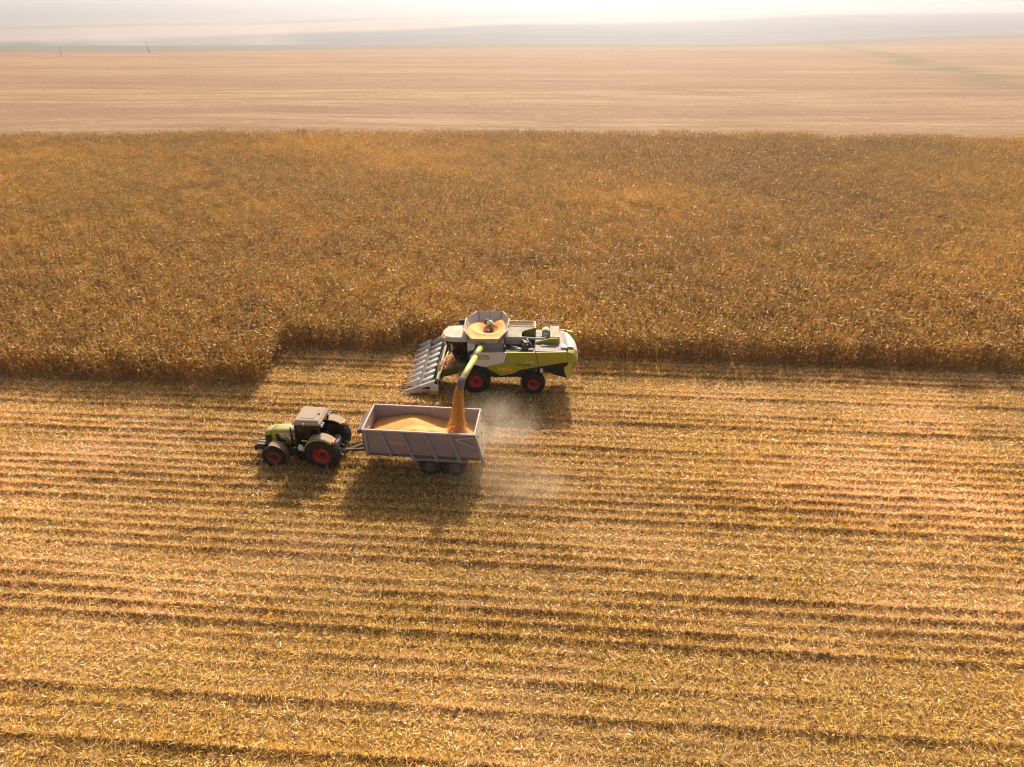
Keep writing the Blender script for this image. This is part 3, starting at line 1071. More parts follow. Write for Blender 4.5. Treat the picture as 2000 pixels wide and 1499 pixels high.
# body under the tank: white front post and the brown side behind the auger
b = MB()
b.prism_y([(-0.52, 2.25), (0.30, 2.25), (0.30, 3.62), (-0.52, 3.62)], 0.38, 3.0)
b.build('front_body', M['white'], comb, 0.03)
b = MB()
b.hexa([(0.34, 0.12, 3.05), (1.86, 0.12, 3.05), (1.86, 3.2, 3.05), (0.34, 3.2, 3.05)], [(0.34, 0.62, 3.60), (1.86, 0.62, 3.60), (1.86, 2.9, 3.60), (0.34, 2.9, 3.60)])
b.box(0.42, 1.80, 0.30, 0.36, 3.30, 3.34)
b.build('tank_base', M['deck_steel'], comb, 0.02)
b = MB()
b.tube([(-0.30, 0.33, 3.0), (-0.27, 0.345, 2.85), (-0.25, 0.345, 2.6)], 0.05, 8)
b.build('body_slot', M['black'], comb)

# ---- grain tank
rim = [(1.60, 0.16), (2.13, 1.55), (2.14, 3.0), (1.68, 3.95), (-0.15, 3.92), (-0.80, 3.0), (-0.87, 1.45), (-0.27, 0.10)]
zt = [4.10, 4.20, 4.28, 4.35, 4.35, 4.28, 4.20, 4.10]
TC = (0.65, 2.0)
vs, fs = poly_ring(rim, zt, 3.52, 0.025, 0.74, TC)
b = MB().add(vs, fs)
n8 = len(rim)
b.add([(TC[0] + (p[0] - TC[0]) * 0.74, TC[1] + (p[1] - TC[1]) * 0.74, 3.50) for p in rim], [tuple(range(n8))])
tank = b.build('grain_tank', M['grey'], comb)
b = MB()
pr = [(p[0], p[1], zt[i]) for i, p in enumerate(rim)]
for i in range(n8):
    b.tube([pr[i], pr[(i + 1) % n8]], 0.028, 8)
b.build('tank_rim', M['cream'], tank)
for (i0, f_, dx_, dy_) in ((3, 0.5, 0, -0.05), (3, 0.04, 0, -0.05), (3, 0.94, 0, -0.05), (5, 0.25, 0.04, 0), (5, 0.45, 0.04, 0)):
    q = Vector(pr[i0]).lerp(Vector(pr[i0 + 1]), f_)
    qb = Vector((TC[0] + (q.x - TC[0]) * 0.76, TC[1] + (q.y - TC[1]) * 0.76, 3.56))
    b = MB()
    b.bar(q + Vector((dx_, dy_, 0)), qb + Vector((dx_ * 0.6, dy_ * 0.6, 0)), 0.03, 0.03)
    b.build('wall_stiffener', M['dark_steel'], tank)
# filling auger that stands in the tank
b = MB()
b.tube([(1.02, 2.12, 3.55), (0.86, 2.55, 3.98)], 0.15, 14)
b.build('filling_auger', M['dark_steel'], comb)
b = MB()
b.tube([(0.86, 2.55, 3.98), (0.84, 2.60, 4.03), (0.80, 2.72, 4.12)], [0.15, 0.21, 0.21], 14)
b.box(0.98, 1.06, 2.50, 2.62, 3.98, 4.14)
b.build('filling_auger_head', M['grey'], comb)
b = MB()
b.tube([(0.62, 2.78, 4.0), (0.62, 2.98, 4.14)], [0.17, 0.19], 12)
b.build('filling_auger_cap', M['dark_steel'], comb)

# grain lying in the tank (rests inside: a thing of its own)
vs, fs = [], []
NA, NRr = 72, 20


def rim_at(an):
    d = Vector((math.cos(an), math.sin(an)))
    best = None
    for i in range(n8):
        p, q = Vector(rim[i]) - Vector(TC), Vector(rim[(i + 1) % n8]) - Vector(TC)
        e = q - p
        den = d.x * e.y - d.y * e.x
        if abs(den) < 1e-9:
            continue
        tt = (p.x * e.y - p.y * e.x) / den
        ss = (p.x * d.y - p.y * d.x) / den
        if tt > 0 and -1e-6 <= ss <= 1 + 1e-6:
            best = tt if best is None else min(best, tt)
            zz = zt[i] + (zt[(i + 1) % n8] - zt[i]) * ss
            zr = zz
    return best, zr


edge_z = {}
for k in range(NA):
    an = 2 * math.pi * k / NA
    rr, zr = rim_at(an)
    far_ = 0.5 + 0.5 * math.sin(an)                 # 1 away from the viewer's side of the tank
    ze = zr - 0.05 - 0.10 * abs(math.cos(an)) - 0.46 * far_ ** 2.2 + 0.16 * math.exp(-((an - 0.9) / 0.35) ** 2)
    # the wall narrows downwards: keep the grain inside it
    f_in = 1.0 - (zr - ze) / (zr - 3.52) * 0.26 - 0.035
    for j in range(NRr + 1):
        s_ = j / NRr
        r_ = rr * f_in * s_
        px, py = TC[0] + r_ * math.cos(an), TC[1] + r_ * math.sin(an)
        # hollow round the auger, a ridge swinging round its near side
        dxh, dyh = px - 0.78, (py - 2.35) * 0.9
        dh = math.hypot(dxh, dyh)
        hollow = 0.50 * math.exp(-(dh / 0.62) ** 2)
        ridge = 0.10 * math.exp(-((dh - 1.22) / 0.20) ** 2) * (1 - far_ * 0.8)
        flat = 3.98 * (1 - s_ ** 2) + ze * s_ ** 2
        vs.append((px, py, flat - hollow + ridge * (1 - s_ ** 8) - 0.02 + 0.012 * math.sin(px * 17 + py * 11)))
for k in range(NA):
    k2 = (k + 1) % NA
    for j in range(NRr):
        a, c_ = k * (NRr + 1) + j, k2 * (NRr + 1) + j
        fs.append((a, a + 1, c_ + 1, c_))
nb_ = len(vs)
# closed underside
cen = len(vs)
vs.append((TC[0], TC[1], 3.53))
for k in range(NA):
    k2 = (k + 1) % NA
    fs.append((k * (NRr + 1) + NRr, cen, k2 * (NRr + 1) + NRr))
b = MB().add(vs, fs, True)
o = b.build('grain_heap', M['grain'])
o.location = CO
o.rotation_euler = (0, 0, R(-2.0))
tag(o, 'orange maize grain hollowed out inside the harvester tank', 'grain heap', 'loose maize grain')

# ---- unloading auger, swung out over the trailer
p0 = CI @ Vector(at_z(943.5, 672, 3.30))
mouth = CI @ Vector(at_y(898.3, 760.5, 32.25))
elbow = CI @ Vector(at_y(902.6, 741.0, 32.62))
mid = p0.lerp(elbow, 0.42)
un = empty('unloading_auger', (0, 0, 0))
un.parent = comb
b = MB()
b.tube([p0, mid], 0.20, 20)
b.tube([mid, elbow + (elbow - mid).normalized() * -0.05], 0.18, 20)
b.build('auger_tube', M['auger_green'], un)
b = MB()
dr = (elbow - mid).normalized()
b.tube([mid - dr * 0.03, mid + dr * 0.05], 0.21, 20)
b.build('auger_collar', M['black'], un)
b = MB()
b.tube([elbow - dr * 0.06, elbow + dr * 0.10, elbow.lerp(mouth, 0.5) + dr * 0.12, mouth], [0.195, 0.205, 0.205, 0.195], 20, caps=False)
b.build('spout', M['spout_grey'], un)
b = MB()
b.tube([p0 + Vector((0.06, 0.65, -0.1)), p0 + Vector((0, 0.1, 0))], 0.24, 18)
b.tube([p0 + Vector((0.06, 0.55, -0.5)), p0 + Vector((0.06, 0.60, 0.15))], 0.27, 18)
b.build('auger_elbow', M['steel'], un)
b = MB()
b.bar(p0 + Vector((-0.30, 0.15, 0.0)), mid + Vector((-0.30, 0.9, -0.05)), 0.07, 0.16)
b.build('auger_brace', M['black'], un)

# ---- cab
b = MB()
b.hexa([(-1.22, 0.82, 2.02), (-0.56, 0.82, 2.02), (-0.56, 2.60, 2.02), (-1.22, 2.60, 2.02)], [(-1.95, 0.74, 3.58), (-0.56, 0.74, 3.58), (-0.56, 2.68, 3.58), (-1.95, 2.68, 3.58)])
cab = b.build('cab', M['glass'], comb, 0.03)
b = MB()
b.prism_y([(-0.62, 2.02), (-0.54, 2.02), (-0.54, 3.6), (-0.62, 3.6)], 0.70, 2.72)
for yy in (0.735, 2.665):
    b.bar((-1.24, yy + (0.07 if yy < 1.5 else -0.07), 2.02), (-1.97, yy, 3.58), 0.06, 0.06)
    b.bar((-1.24, yy + (0.07 if yy < 1.5 else -0.07), 2.05), (-0.56, yy + (0.07 if yy < 1.5 else -0.07), 2.05), 0.06, 0.10)
b.build('cab_frame', M['black'], cab)
b = MB()
b.box(-1.20, -0.60, 0.9, 2.5, 1.92, 2.0)
b.box(-1.02, -0.70, 1.40, 1.92, 2.02, 2.50)
b.box(-0.80, -0.68, 1.42, 1.90, 2.45, 3.15)
b.tube([(-1.25, 1.66, 2.05), (-1.35, 1.66, 2.75)], 0.04, 8)
b.box(-1.25, -1.05, 1.0, 1.2, 2.5, 2.9)
b.build('cab_interior', M['seat'], cab)
b = MB()
top = [(-2.10, 0.86), (-2.28, 1.20), (-2.33, 1.62), (-2.30, 2.2), (-2.08, 2.72), (-1.6, 2.85), (-0.52, 2.88), (-0.50, 0.72), (-1.6, 0.70)]
c0 = (-1.3, 1.75)
b.hexa([(x_, y_, 3.56) for x_, y_ in reversed(top)][::-1], [(c0[0] + (x_ - c0[0]) * 1.0, c0[1] + (y_ - c0[1]) * 1.0, 3.70) for x_, y_ in top])
b.hexa([(c0[0] + (x_ - c0[0]) * 0.97, c0[1] + (y_ - c0[1]) * 0.97, 3.70) for x_, y_ in top], [(c0[0] + (x_ - c0[0]) * 0.86, c0[1] + (y_ - c0[1]) * 0.84, 3.83) for x_, y_ in top])
b.build('cab_roof', M['cream'], cab, 0.03)
b = MB()
b.tube([(-2.05, 0.80, 3.72), (-2.05, 0.80, 3.86)], 0.06, 10)
b.build('beacon', M['orange'], cab)
b = MB()
b.bar((-2.05, 0.78, 3.55), (-2.02, 0.72, 3.30), 0.16, 0.12)
b.build('work_lamp', M['lamp_clear'], cab)
b = MB()
b.bar((-1.62, 0.66, 3.45), (-1.58, 0.66, 2.95), 0.10, 0.02)
b.build('pennant_stripe', M['yellow'], cab)
b = MB()
b.bar((-1.50, 0.66, 3.38), (-1.47, 0.66, 3.08), 0.10, 0.02)
b.build('pennant', M['blue'], cab)
b = MB()
b.tube([(-1.98, 2.66, 3.60), (-2.2, 2.95, 3.75), (-1.7, 3.25, 3.85), (-1.1, 3.3, 3.85)], 0.04, 8)
b.box(-1.30, -0.95, 3.20, 3.32, 3.65, 4.0)
b.build('far_mirror', M['black'], cab)
b = MB()
b.tube([(-2.02, 0.76, 3.50), (-2.30, 0.30, 2.75), (-2.45, 0.05, 2.2)], 0.035, 8)
b.box(-2.52, -2.40, -0.08, 0.10, 1.75, 2.25)
b.build('near_mirror', M['cream'], cab)
b = MB()
b.tube([(-1.26, 0.30, 2.70), (-1.20, 0.24, 2.80), (-1.14, 0.30, 2.70)], 0.025, 8)
b.tube([(-1.20, 0.30, 2.72), (-1.06, 0.10, 1.9), (-1.0, 0.02, 1.2)], 0.025, 8)
b.tube([(-0.78, 0.02, 0.45), (-0.78, 0.06, 1.9)], 0.022, 6)
b.tube([(-1.10, 0.02, 0.45), (-1.10, 0.06, 1.9)], 0.022, 6)
for k in range(5):
    b.box(-1.10, -0.78, -0.02, 0.14, 0.48 + 0.3 * k, 0.52 + 0.3 * k)
b.build('ladder', M['green_dark'], comb)
b = MB()
b.box(-1.25, -0.35, 0.25, 0.85, 1.88, 1.96)
b.box(-1.0, -0.45, 0.45, 2.9, 1.35, 1.88)
b.build('cab_platform', M['green_dark'], comb, 0.02)

# ---- engine deck behind the tank
DZ = 3.68
b = MB()
b.box(1.92, 3.02, 1.35, 3.25, 3.12, DZ)
b.box(3.02, 3.86, 2.18, 3.25, 3.12, DZ)
for k in range(14):
    yk = 1.42 + k * 0.13
    b.box(1.96, 3.0 if yk < 2.2 else 3.82, yk, yk + 0.03, DZ, DZ + 0.012)
deck = b.build('engine_deck', M['cream'], comb, 0.012)
b = MB()
b.bar((1.98, 3.30, DZ + 0.26), (3.84, 3.30, DZ + 0.26), 0.05, 0.05)
b.bar((1.98, 3.30, DZ + 0.02), (3.84, 3.30, DZ + 0.02), 0.04, 0.04)
for k in range(14):
    xk = 2.0 + k * 0.14
    b.bar((xk, 3.30, DZ + 0.03), (xk, 3.30, DZ + 0.24), 0.035, 0.02)
b.bar((3.84, 3.30, DZ + 0.26), (3.84, 2.2, DZ + 0.26), 0.05, 0.05)
b.build('deck_grille', M['cream'], deck)
b = MB()
b.box(1.95, 2.07, 3.10, 3.22, DZ, DZ + 0.16)
b.build('deck_box', M['black'], deck)
b = MB()
b.prism_y([(3.12, 3.30), (3.88, 3.30), (3.88, 4.02), (3.12, 3.78)], 2.06, 2.14)
b.prism_y([(3.88, 3.2), (3.97, 3.2), (3.97, 4.02), (3.88, 4.02)], 2.06, 3.3)
b.build('engine_hood_side', M['green_dark'], comb, 0.01)
b = MB()
b.box(3.05, 3.16, 1.98, 2.10, 3.40, 3.70)
b.build('engine_bracket', M['black'], comb, 0.01)
b = MB()
b.tube([(3.00, 1.52, 3.56), (3.12, 1.46, 3.58), (3.9, 1.44, 3.55), (4.55, 1.52, 3.52), (4.72, 1.75, 3.56)], 0.075, 12)
b.build('intake_pipe', M['cream'], comb)
b = MB()
b.tube([(4.68, 1.78, 3.58), (4.68, 2.00, 3.60)], [0.16, 0.27], 20)
b.tube([(4.68, 2.00, 3.60), (4.64, 2.60, 3.62)], 0.27, 20)
b.build('air_cleaner', M['cream'], comb)
b = MB()
b.tube([(4.68, 1.94, 3.595), (4.68, 2.01, 3.605)], 0.285, 20)
b.build('air_cleaner_band', M['black'], comb)
# open engine bay with hoses
b = MB()
b.box(1.92, 3.92, 0.16, 1.34, 3.06, 3.10)
b.box(1.90, 1.98, 0.16, 1.34, 3.10, 3.55)
b.box(3.0, 3.9, 1.30, 2.16, 3.1, 3.42)
b.build('engine_bay', M['black'], comb)
b = MB()
b.tube([(2.35, 0.55, 3.42), (2.95, 0.55, 3.26), (3.15, 0.65, 3.2)], 0.035, 8)
b.tube([(2.35, 0.48, 3.30), (2.95, 0.45, 3.24), (3.15, 0.6, 3.2)], 0.03, 8)
b.tube([(2.30, 0.38, 3.18), (2.80, 0.38, 3.20), (3.15, 0.5, 3.18)], 0.03, 8)
b.tube([(3.05, 1.2, 3.55), (3.2, 0.9, 3.62), (3.6, 0.85, 3.55), (3.75, 0.7, 3.3)], 0.045, 8)
b.tube([(3.2, 1.25, 3.5), (3.4, 1.1, 3.66), (3.55, 0.9, 3.45)], 0.05, 8)
b.build('hoses', M['steel'], comb)
b = MB()
b.box(3.10, 3.48, 0.55, 1.0, 3.10, 3.52)
b.tube([(3.29, 0.78, 3.52), (3.29, 0.78, 3.64)], 0.15, 12)
b.box(3.56, 3.80, 0.22, 0.50, 3.10, 3.32)
b.build('engine_block', M['dark_steel'], comb, 0.02)
# rear deck, side wedge and the pale box
b = MB()
b.box(3.95, 5.96, 0.10, 3.22, 3.24, 3.30)
b.box(4.35, 4.9, 0.72, 0.95, 3.30, 3.36)
b.build('rear_deck', M['deck_steel'], comb, 0.01)
b = MB()
b.prism_y([(3.95, 3.30), (5.55, 3.30), (5.40, 3.72), (4.9, 3.70), (3.98, 3.40)], 1.16, 1.26)
b.build('rear_hood_side', M['green'], comb, 0.015)
b = MB()
b.hexa([(4.90, 1.28, 3.31), (5.58, 1.28, 3.31), (5.58, 2.7, 3.31), (4.90, 2.7, 3.31)], [(4.92, 1.30, 3.74), (5.56, 1.30, 3.74), (5.54, 2.66, 3.92), (4.94, 2.66, 3.92)])
b.build('radiator_screen', M['cream'], comb, 0.02)
b = MB()
for (xa, za) in ((3.98, 3.32), (4.75, 3.32), (5.6, 3.32)):
    b.tube([(xa, 3.24, za), (xa, 3.24, za + 0.72)], 0.018, 6)
b.tube([(3.9, 3.24, 4.04), (5.62, 3.24, 4.04)], 0.02, 6)
b.tube([(3.9, 3.24, 3.70), (5.62, 3.24, 3.70)], 0.016, 6)
b.build('deck_railing', M['cream'], comb)
# rear hood: white top shell, green corners with lamps
NSEG = 8
sec = [(5.92, 3.28), (6.00, 3.42), (6.20, 3.50), (6.42, 3.44), (6.60, 3.24), (6.68, 2.95), (6.62, 2.55), (6.45, 2.30)]
vs, fs = [], []
ysx = [0.42, 0.55, 1.0, 1.65, 2.3, 2.75, 2.9]
for yy in ysx:
    q = 1 - abs(yy - 1.65) / 1.4
    for (xx, zz) in sec:
        f_ = 0.10 * min(1, 1.6 * q)
        sh_ = 1 - 0.42 * max(0, yy - 1.3) / 1.6
        vs.append((5.75 + (xx + f_ * (xx - 5.9) / 1.1 - 5.75) * sh_, yy, zz + f_ * (zz - 2.3) - 0.10 * max(0, yy - 1.3)))
ns = len(sec)
for a_ in range(len(ysx) - 1):
    for j in range(ns - 1):
        fs.append((a_ * ns + j, a_ * ns + j + 1, (a_ + 1) * ns + j + 1, (a_ + 1) * ns + j))
fs += [tuple(range(ns)), tuple(reversed(range((len(ysx) - 1) * ns, len(ysx) * ns)))]
b = MB().add([(v_[0], v_[1], v_[2]) for v_ in vs], [tuple(reversed(f)) for f in fs], True)
hood = b.build('rear_hood', M['white'], comb)
for (ya, yb) in ((-0.06, 0.415), (2.905, 3.38)):
    b = MB()
    yo, yi = (ya, yb) if ya < 1 else (yb, ya)
    lo = [(6.10, 2.50), (6.50, 2.36), (6.72, 2.70), (6.70, 3.02), (6.55, 3.28), (6.16, 3.36), (6.06, 3.34)]
    po = [(x_ - (0.10 if x_ > 6.4 else 0), yo, z_ - (0.05 if z_ > 3 else 0)) for x_, z_ in lo]
    pi_ = [(x_ + 0.03, yi, z_ + 0.06) for x_, z_ in lo]
    if ya < 1:
        b.add(po + pi_, [tuple(range(7)), tuple(reversed(range(7, 14)))] + [((i + 1) % 7, i, 7 + i, 7 + (i + 1) % 7) for i in range(7)])
    else:
        b.add(po + pi_, [tuple(reversed(range(7))), tuple(range(7, 14))] + [(i, (i + 1) % 7, 7 + (i + 1) % 7, 7 + i) for i in range(7)])
    cr = b.build('rear_corner', M['green'], hood, 0.03)
    b = MB()
    for k in range(3):
        zc = 2.72 + 0.15 * k
        b.tube([(6.60, (yo + yi) / 2 + 0.02, zc), (6.74, (yo + yi) / 2 + 0.02, zc)], 0.055, 10)
    b.build('tail_lamp', M['lamp_clear'], hood)
b = MB()
b.box(5.64, 5.98, 0.45, 0.95, 3.31, 3.42)
b.build('rear_cover', M['white'], comb, 0.03)
# straw deflector hanging at the tail
for (yy, s_) in ((0.02, 1), (3.2, -1)):
    b = MB()
    pl = [(6.16, 2.50), (6.34, 2.44), (6.40, 2.05), (6.34, 1.55), (6.20, 1.34), (6.06, 1.42), (5.92, 1.78), (5.86, 2.16), (6.02, 2.22)]
    b.prism_y(pl, yy, yy + 0.06)
    b.build('straw_deflector', M['auger_green'], comb, 0.02)
b = MB()
b.hexa([(5.2, 0.3, 1.45), (6.1, 0.15, 1.30), (6.1, 3.1, 1.30), (5.2, 2.9, 1.45)], [(4.9, 0.3, 2.2), (6.1, 0.15, 2.4), (6.1, 3.1, 2.4), (4.9, 2.9, 2.2)])
b.build('straw_spreader', M['black'], comb)
b = MB()
b.box(4.30, 4.48, 0.05, 0.22, 1.72, 2.02)
b.build('side_lamp', M['lamp_clear'], comb, 0.02)

# ---- feeder house and maize header
fd = MB()
fd.hexa([(-2.75, 1.05, 0.55), (-0.7, 1.05, 1.15), (-0.7, 2.55, 1.15), (-2.75, 2.55, 0.55)], [(-2.75, 1.05, 1.10), (-0.9, 1.05, 1.92), (-0.9, 2.55, 1.92), (-2.75, 2.55, 1.10)])
fd.build('feeder_house', M['green_dark'], comb, 0.02)
hd = empty('maize_header', (0, 0, 0))
hd.parent = comb
b = MB()
b.box(-3.95, -2.62, -0.05, 6.42, 0.30, 0.52)
b.box(-2.70, -2.52, -0.05, 6.42, 0.35, 1.05)
b.tube([(-2.86, 0.0, 0.66), (-2.86, 6.4, 0.66)], 0.16, 12)
for k in range(26):
    yk = 0.1 + k * 0.245
    b.tube([(-2.86, yk, 0.66), (-2.86, yk + 0.03, 0.66)], 0.24, 12)
b.build('header_trough', M['black'], hd)
b = MB()
b.bar((-2.58, -0.10, 1.10), (-2.58, 6.42, 1.10), 0.13, 0.13)
b.bar((-2.52, -0.10, 0.45), (-2.52, 6.42, 0.45), 0.12, 0.12)
for k in range(7):
    b.bar((-2.54, 0.1 + k * 1.04, 0.42), (-2.54, 0.1 + k * 1.04, 1.10), 0.07, 0.07)
b.build('header_beam', M['green_dark'], hd)
PITCHY = 0.84
Y0 = -0.15


def snout(y, tip_z=0.22, x_tip=-5.02, x_brk=-3.90, half=0.33, hz=0.80):
    """pointed row divider: a half-round cone widening backwards"""
    vs, fs = [], []
    prof = [(0.0, 0.03, 0.04), (0.2, 0.08, 0.12), (0.5, 0.17, 0.28), (0.8, half * 0.82, 0.46), (1.0, half, 0.58)]
    K = 9
    for (s_, hw, hh) in prof:
        xx = x_tip + (x_brk - x_tip) * s_
        zb = tip_z + (hz - 0.58 - tip_z) * s_
        for k in range(K):
            a = math.pi * k / (K - 1)
            ca, sa = math.cos(a), math.sin(a)
            vs.append((xx, y - hw * math.copysign(abs(ca) ** 0.9, ca), zb + hh * sa ** 0.75))
    for i in range(len(prof) - 1):
        for k in range(K - 1):
            fs.append((i * K + k, (i + 1) * K + k, (i + 1) * K + k + 1, i * K + k + 1))
    fs.append(tuple(reversed(range((len(prof) - 1) * K, len(prof) * K))))
    fs.append(tuple(range(K)))
    b_ = MB().add(vs, fs, True)
    b_.sm[-1] = b_.sm[-2] = False
    return b_


def rear_cover(y, half=0.27):
    vs, fs = [], []
    K = 7
    prof = [(-3.74, 0.25, 0.36, 0.60), (-3.4, half, 0.48, 0.78), (-2.94, half + 0.01, 0.60, 1.0)]
    for (xx, hw, zb, ztop) in prof:
        for k in range(K):
            a = math.pi * k / (K - 1)
            ca, sa = math.cos(a), math.sin(a)
            vs.append((xx, y - hw * math.copysign(abs(ca) ** 0.7, ca), zb + (ztop - zb) * sa ** 0.6))
    for i in range(len(prof) - 1):
        for k in range(K - 1):
            fs.append((i * K + k, (i + 1) * K + k, (i + 1) * K + k + 1, i * K + k + 1))
    fs.append(tuple(reversed(range((len(prof) - 1) * K, len(prof) * K))))
    fs.append(tuple(range(K)))
    b_ = MB().add(vs, fs, True)
    b_.sm[-1] = b_.sm[-2] = False
    return b_


for k in range(9):
    yk = Y0 + k * PITCHY
    if k == 0:
        sn = snout(yk + 0.06, 0.16, -5.06, -3.75, 0.17, 0.70)
    else:
        sn = snout(yk)
    sn.build('row_divider', M['grey'], hd)
    if 0 < k < 8:
        rear_cover(yk).build('divider_cover', M['grey'], hd)
# the two raised end covers
b = MB()
b.hexa([(-3.80, -0.26, 0.42), (-2.74, -0.30, 0.84), (-2.74, 0.06, 0.84), (-3.80, 0.10, 0.42)], [(-3.80, -0.18, 0.62), (-2.74, -0.24, 1.10), (-2.74, 0.00, 1.12), (-3.80, 0.06, 0.64)])
b.build('end_cover', M['grey'], hd, 0.06)
b = MB()
b.hexa([(-3.80, 6.25, 0.30), (-2.76, 6.20, 0.55), (-2.76, 6.60, 0.55), (-3.80, 6.62, 0.30)], [(-3.80, 6.32, 0.72), (-2.76, 6.25, 1.42), (-2.76, 6.52, 1.42), (-3.80, 6.54, 0.72)])
b.build('end_cover', M['grey'], hd, 0.06)
b = MB()
b.prism_y([(-4.3, 0.28), (-3.10, 0.22), (-3.02, 0.55), (-3.80, 0.50)], -0.36, -0.31)
b.build('end_sheet', M['steel'], hd, 0.01)
b = MB()
b.box(-3.04, -2.50, -0.42, -0.12, 0.42, 0.80)
b.build('drive_guard', M['grey'], hd, 0.03)
b = MB()
b.box(-3.06, -2.48, -0.44, -0.10, 0.12, 0.42)
b.build('drive_cover', M['green'], hd, 0.03)
b = MB()
b.tube([(-2.50, -0.1, 1.05), (-2.42, 0.4, 1.35), (-2.30, 2.0, 1.55), (-2.2, 3.2, 1.5)], 0.05, 8)
b.build('header_hose', M['auger_green'], hd)
b = MB()
b.bar((-2.58, -0.05, 0.5), (-2.58, -0.05, 1.28), 0.06, 0.06)
b.tube([(-2.48, 0.0, 1.2), (-2.2, 0.3, 0.5)], 0.03, 6)
b.build('header_post', M['auger_green'], hd)
for k in range(9):
    yk = Y0 + k * PITCHY + (0.06 if k == 0 else 0)
    xt = -5.06 if k == 0 else -5.02
    zt_ = 0.16 if k == 0 else 0.22
    tip = MB()
    tip.tube([(xt + 0.03, yk, zt_ + 0.03), (xt - 0.10, yk, zt_ - 0.02)], [0.05, 0.02], 8)
    tip.build('divider_shoe', M['black'], hd)

# chopped leaves heaped on the feeder house
def heap(cx, cy, cz, rx, ry, rz, n, name, label, seed):
    rng = np.random.default_rng(seed)
    a_ = rng.uniform(0, 6.283, n)
    r_ = np.sqrt(rng.random(n))
    px, py = cx + rx * r_ * np.cos(a_), cy + ry * r_ * np.sin(a_)
    pz = cz(px) + rz * (1 - r_ ** 2) * rng.random(n) ** 0.4
    P_ = np.stack([px, py, pz], -1)
    V, F = strips(P_, rng.uniform(0, 6.283, n), R(10) + R(30) * rng.standard_normal(n), R(30) * rng.standard_normal(n), 0.14 + 0.16 * rng.random(n), 0.03 + 0.035 * rng.random(n), R(30) * rng.standard_normal(n))
    ob_ = bpy.data.objects.new(name, np_mesh(name, V, F, np.repeat(tints(n, [(2, (0.55, 0.30, 0.14)), (1, (0.75, 0.52, 0.34)), (1, (0.36, 0.18, 0.07))], rng), 6, 0), M['litter']))
    COL.objects.link(ob_)
    ob_.location = CO
    ob_.rotation_euler = (0, 0, R(-2.0))
    tag(ob_, label, 'chopped leaves', kind='stuff')


heap(-1.75, 1.75, lambda q: 1.55 + 0.43 * (q + 1.75), 0.85, 0.95, 0.42, 1500, 'chopped_leaves', 'heap of torn brown maize leaves lying on the feeder before the cab', 5)

# ================================================================== grain trailer
TO = Vector((-4.66, 30.70, 0.0))
TM = Matrix.Translation(TO) @ Matrix.Rotation(R(-5.0), 4, 'Z')
trl = empty('grain_trailer', TO, R(-5.0))
tag(trl, 'grey tipping trailer on twin axles being filled with maize behind the tractor', 'trailer')
ZR, ZF = 2.90, 1.38
b = MB()
b.prism_y([(-3.50, ZF), (3.02, ZF), (2.62, ZR), (-3.55, ZR)], 0.0, 0.06)
near_w = b.build('side_wall', M['trailer'], trl)
text_on_side('АгрОн', M['faded_yellow'], near_w, -2.24, 1.98, -1.30, 0.31, -0.012, bold=0.04, slope=-0.02)
b = MB()
b.prism_y([(-3.50, ZF), (3.02, ZF), (2.62, ZR), (-3.55, ZR)], 2.52, 2.58)
b.build('side_wall', M['trailer_in'], trl)
b = MB()
b.hexa([(-3.55, 0.065, ZF), (-3.49, 0.065, ZF), (-3.49, 2.515, ZF), (-3.55, 2.515, ZF)], [(-3.60, 0.065, ZR), (-3.54, 0.065, ZR), (-3.54, 2.515, ZR), (-3.60, 2.515, ZR)])
b.build('front_wall', M['trailer_in'], trl)
b = MB()
b.hexa([(2.985, 0.065, ZF - 0.02), (3.045, 0.065, ZF - 0.02), (3.045, 2.515, ZF - 0.02), (2.985, 2.515, ZF - 0.02)], [(2.585, 0.065, ZR), (2.645, 0.065, ZR), (2.645, 2.515, ZR), (2.585, 2.515, ZR)])
tg = b.build('tailgate', M['tailgate'], trl)
for yy in (0.10, 2.46):
    b = MB()
    b.hexa([(3.05, yy - 0.04, ZF - 0.05), (3.09, yy - 0.04, ZF - 0.05), (3.09, yy + 0.04, ZF - 0.05), (3.05, yy + 0.04, ZF - 0.05)],
           [(2.65, yy - 0.04, ZR), (2.69, yy - 0.04, ZR), (2.69, yy + 0.04, ZR), (2.65, yy + 0.04, ZR)])
    b.build('tailgate_post', M['tailgate'], tg)
for (yy, zz) in ((0.5, 2.5), (1.3, 2.2), (2.0, 2.55), (0.7, 1.8), (2.1, 1.7)):
    xx = 2.66 + (ZR - zz) / (ZR - ZF) * 0.4
    b = MB()
    b.box(xx - 0.02, xx + 0.03, yy - 0.04, yy + 0.04, zz - 0.06, zz + 0.06)
    b.build('tailgate_latch', M['trailer_dark'], tg, 0.01)
b = MB()
b.box(-3.5, 2.98, 0.065, 2.515, ZF - 0.06, ZF)
b.build('floor', M['trailer_in'], trl)
# top rail all round
b = MB()
b.bar((-3.62, 0.0, ZR + 0.03), (2.70, 0.0, ZR + 0.03), 0.10, 0.09)
b.bar((-3.62, 2.58, ZR + 0.03), (2.70, 2.58, ZR + 0.03), 0.10, 0.09)
b.bar((-3.57, 0.06, ZR + 0.035), (-3.57, 2.52, ZR + 0.034), 0.09, 0.09)
b.bar((2.63, 0.06, ZR + 0.035), (2.63, 2.52, ZR + 0.034), 0.09, 0.09)
b.build('top_rail', M['trailer_rail'], trl, 0.015)
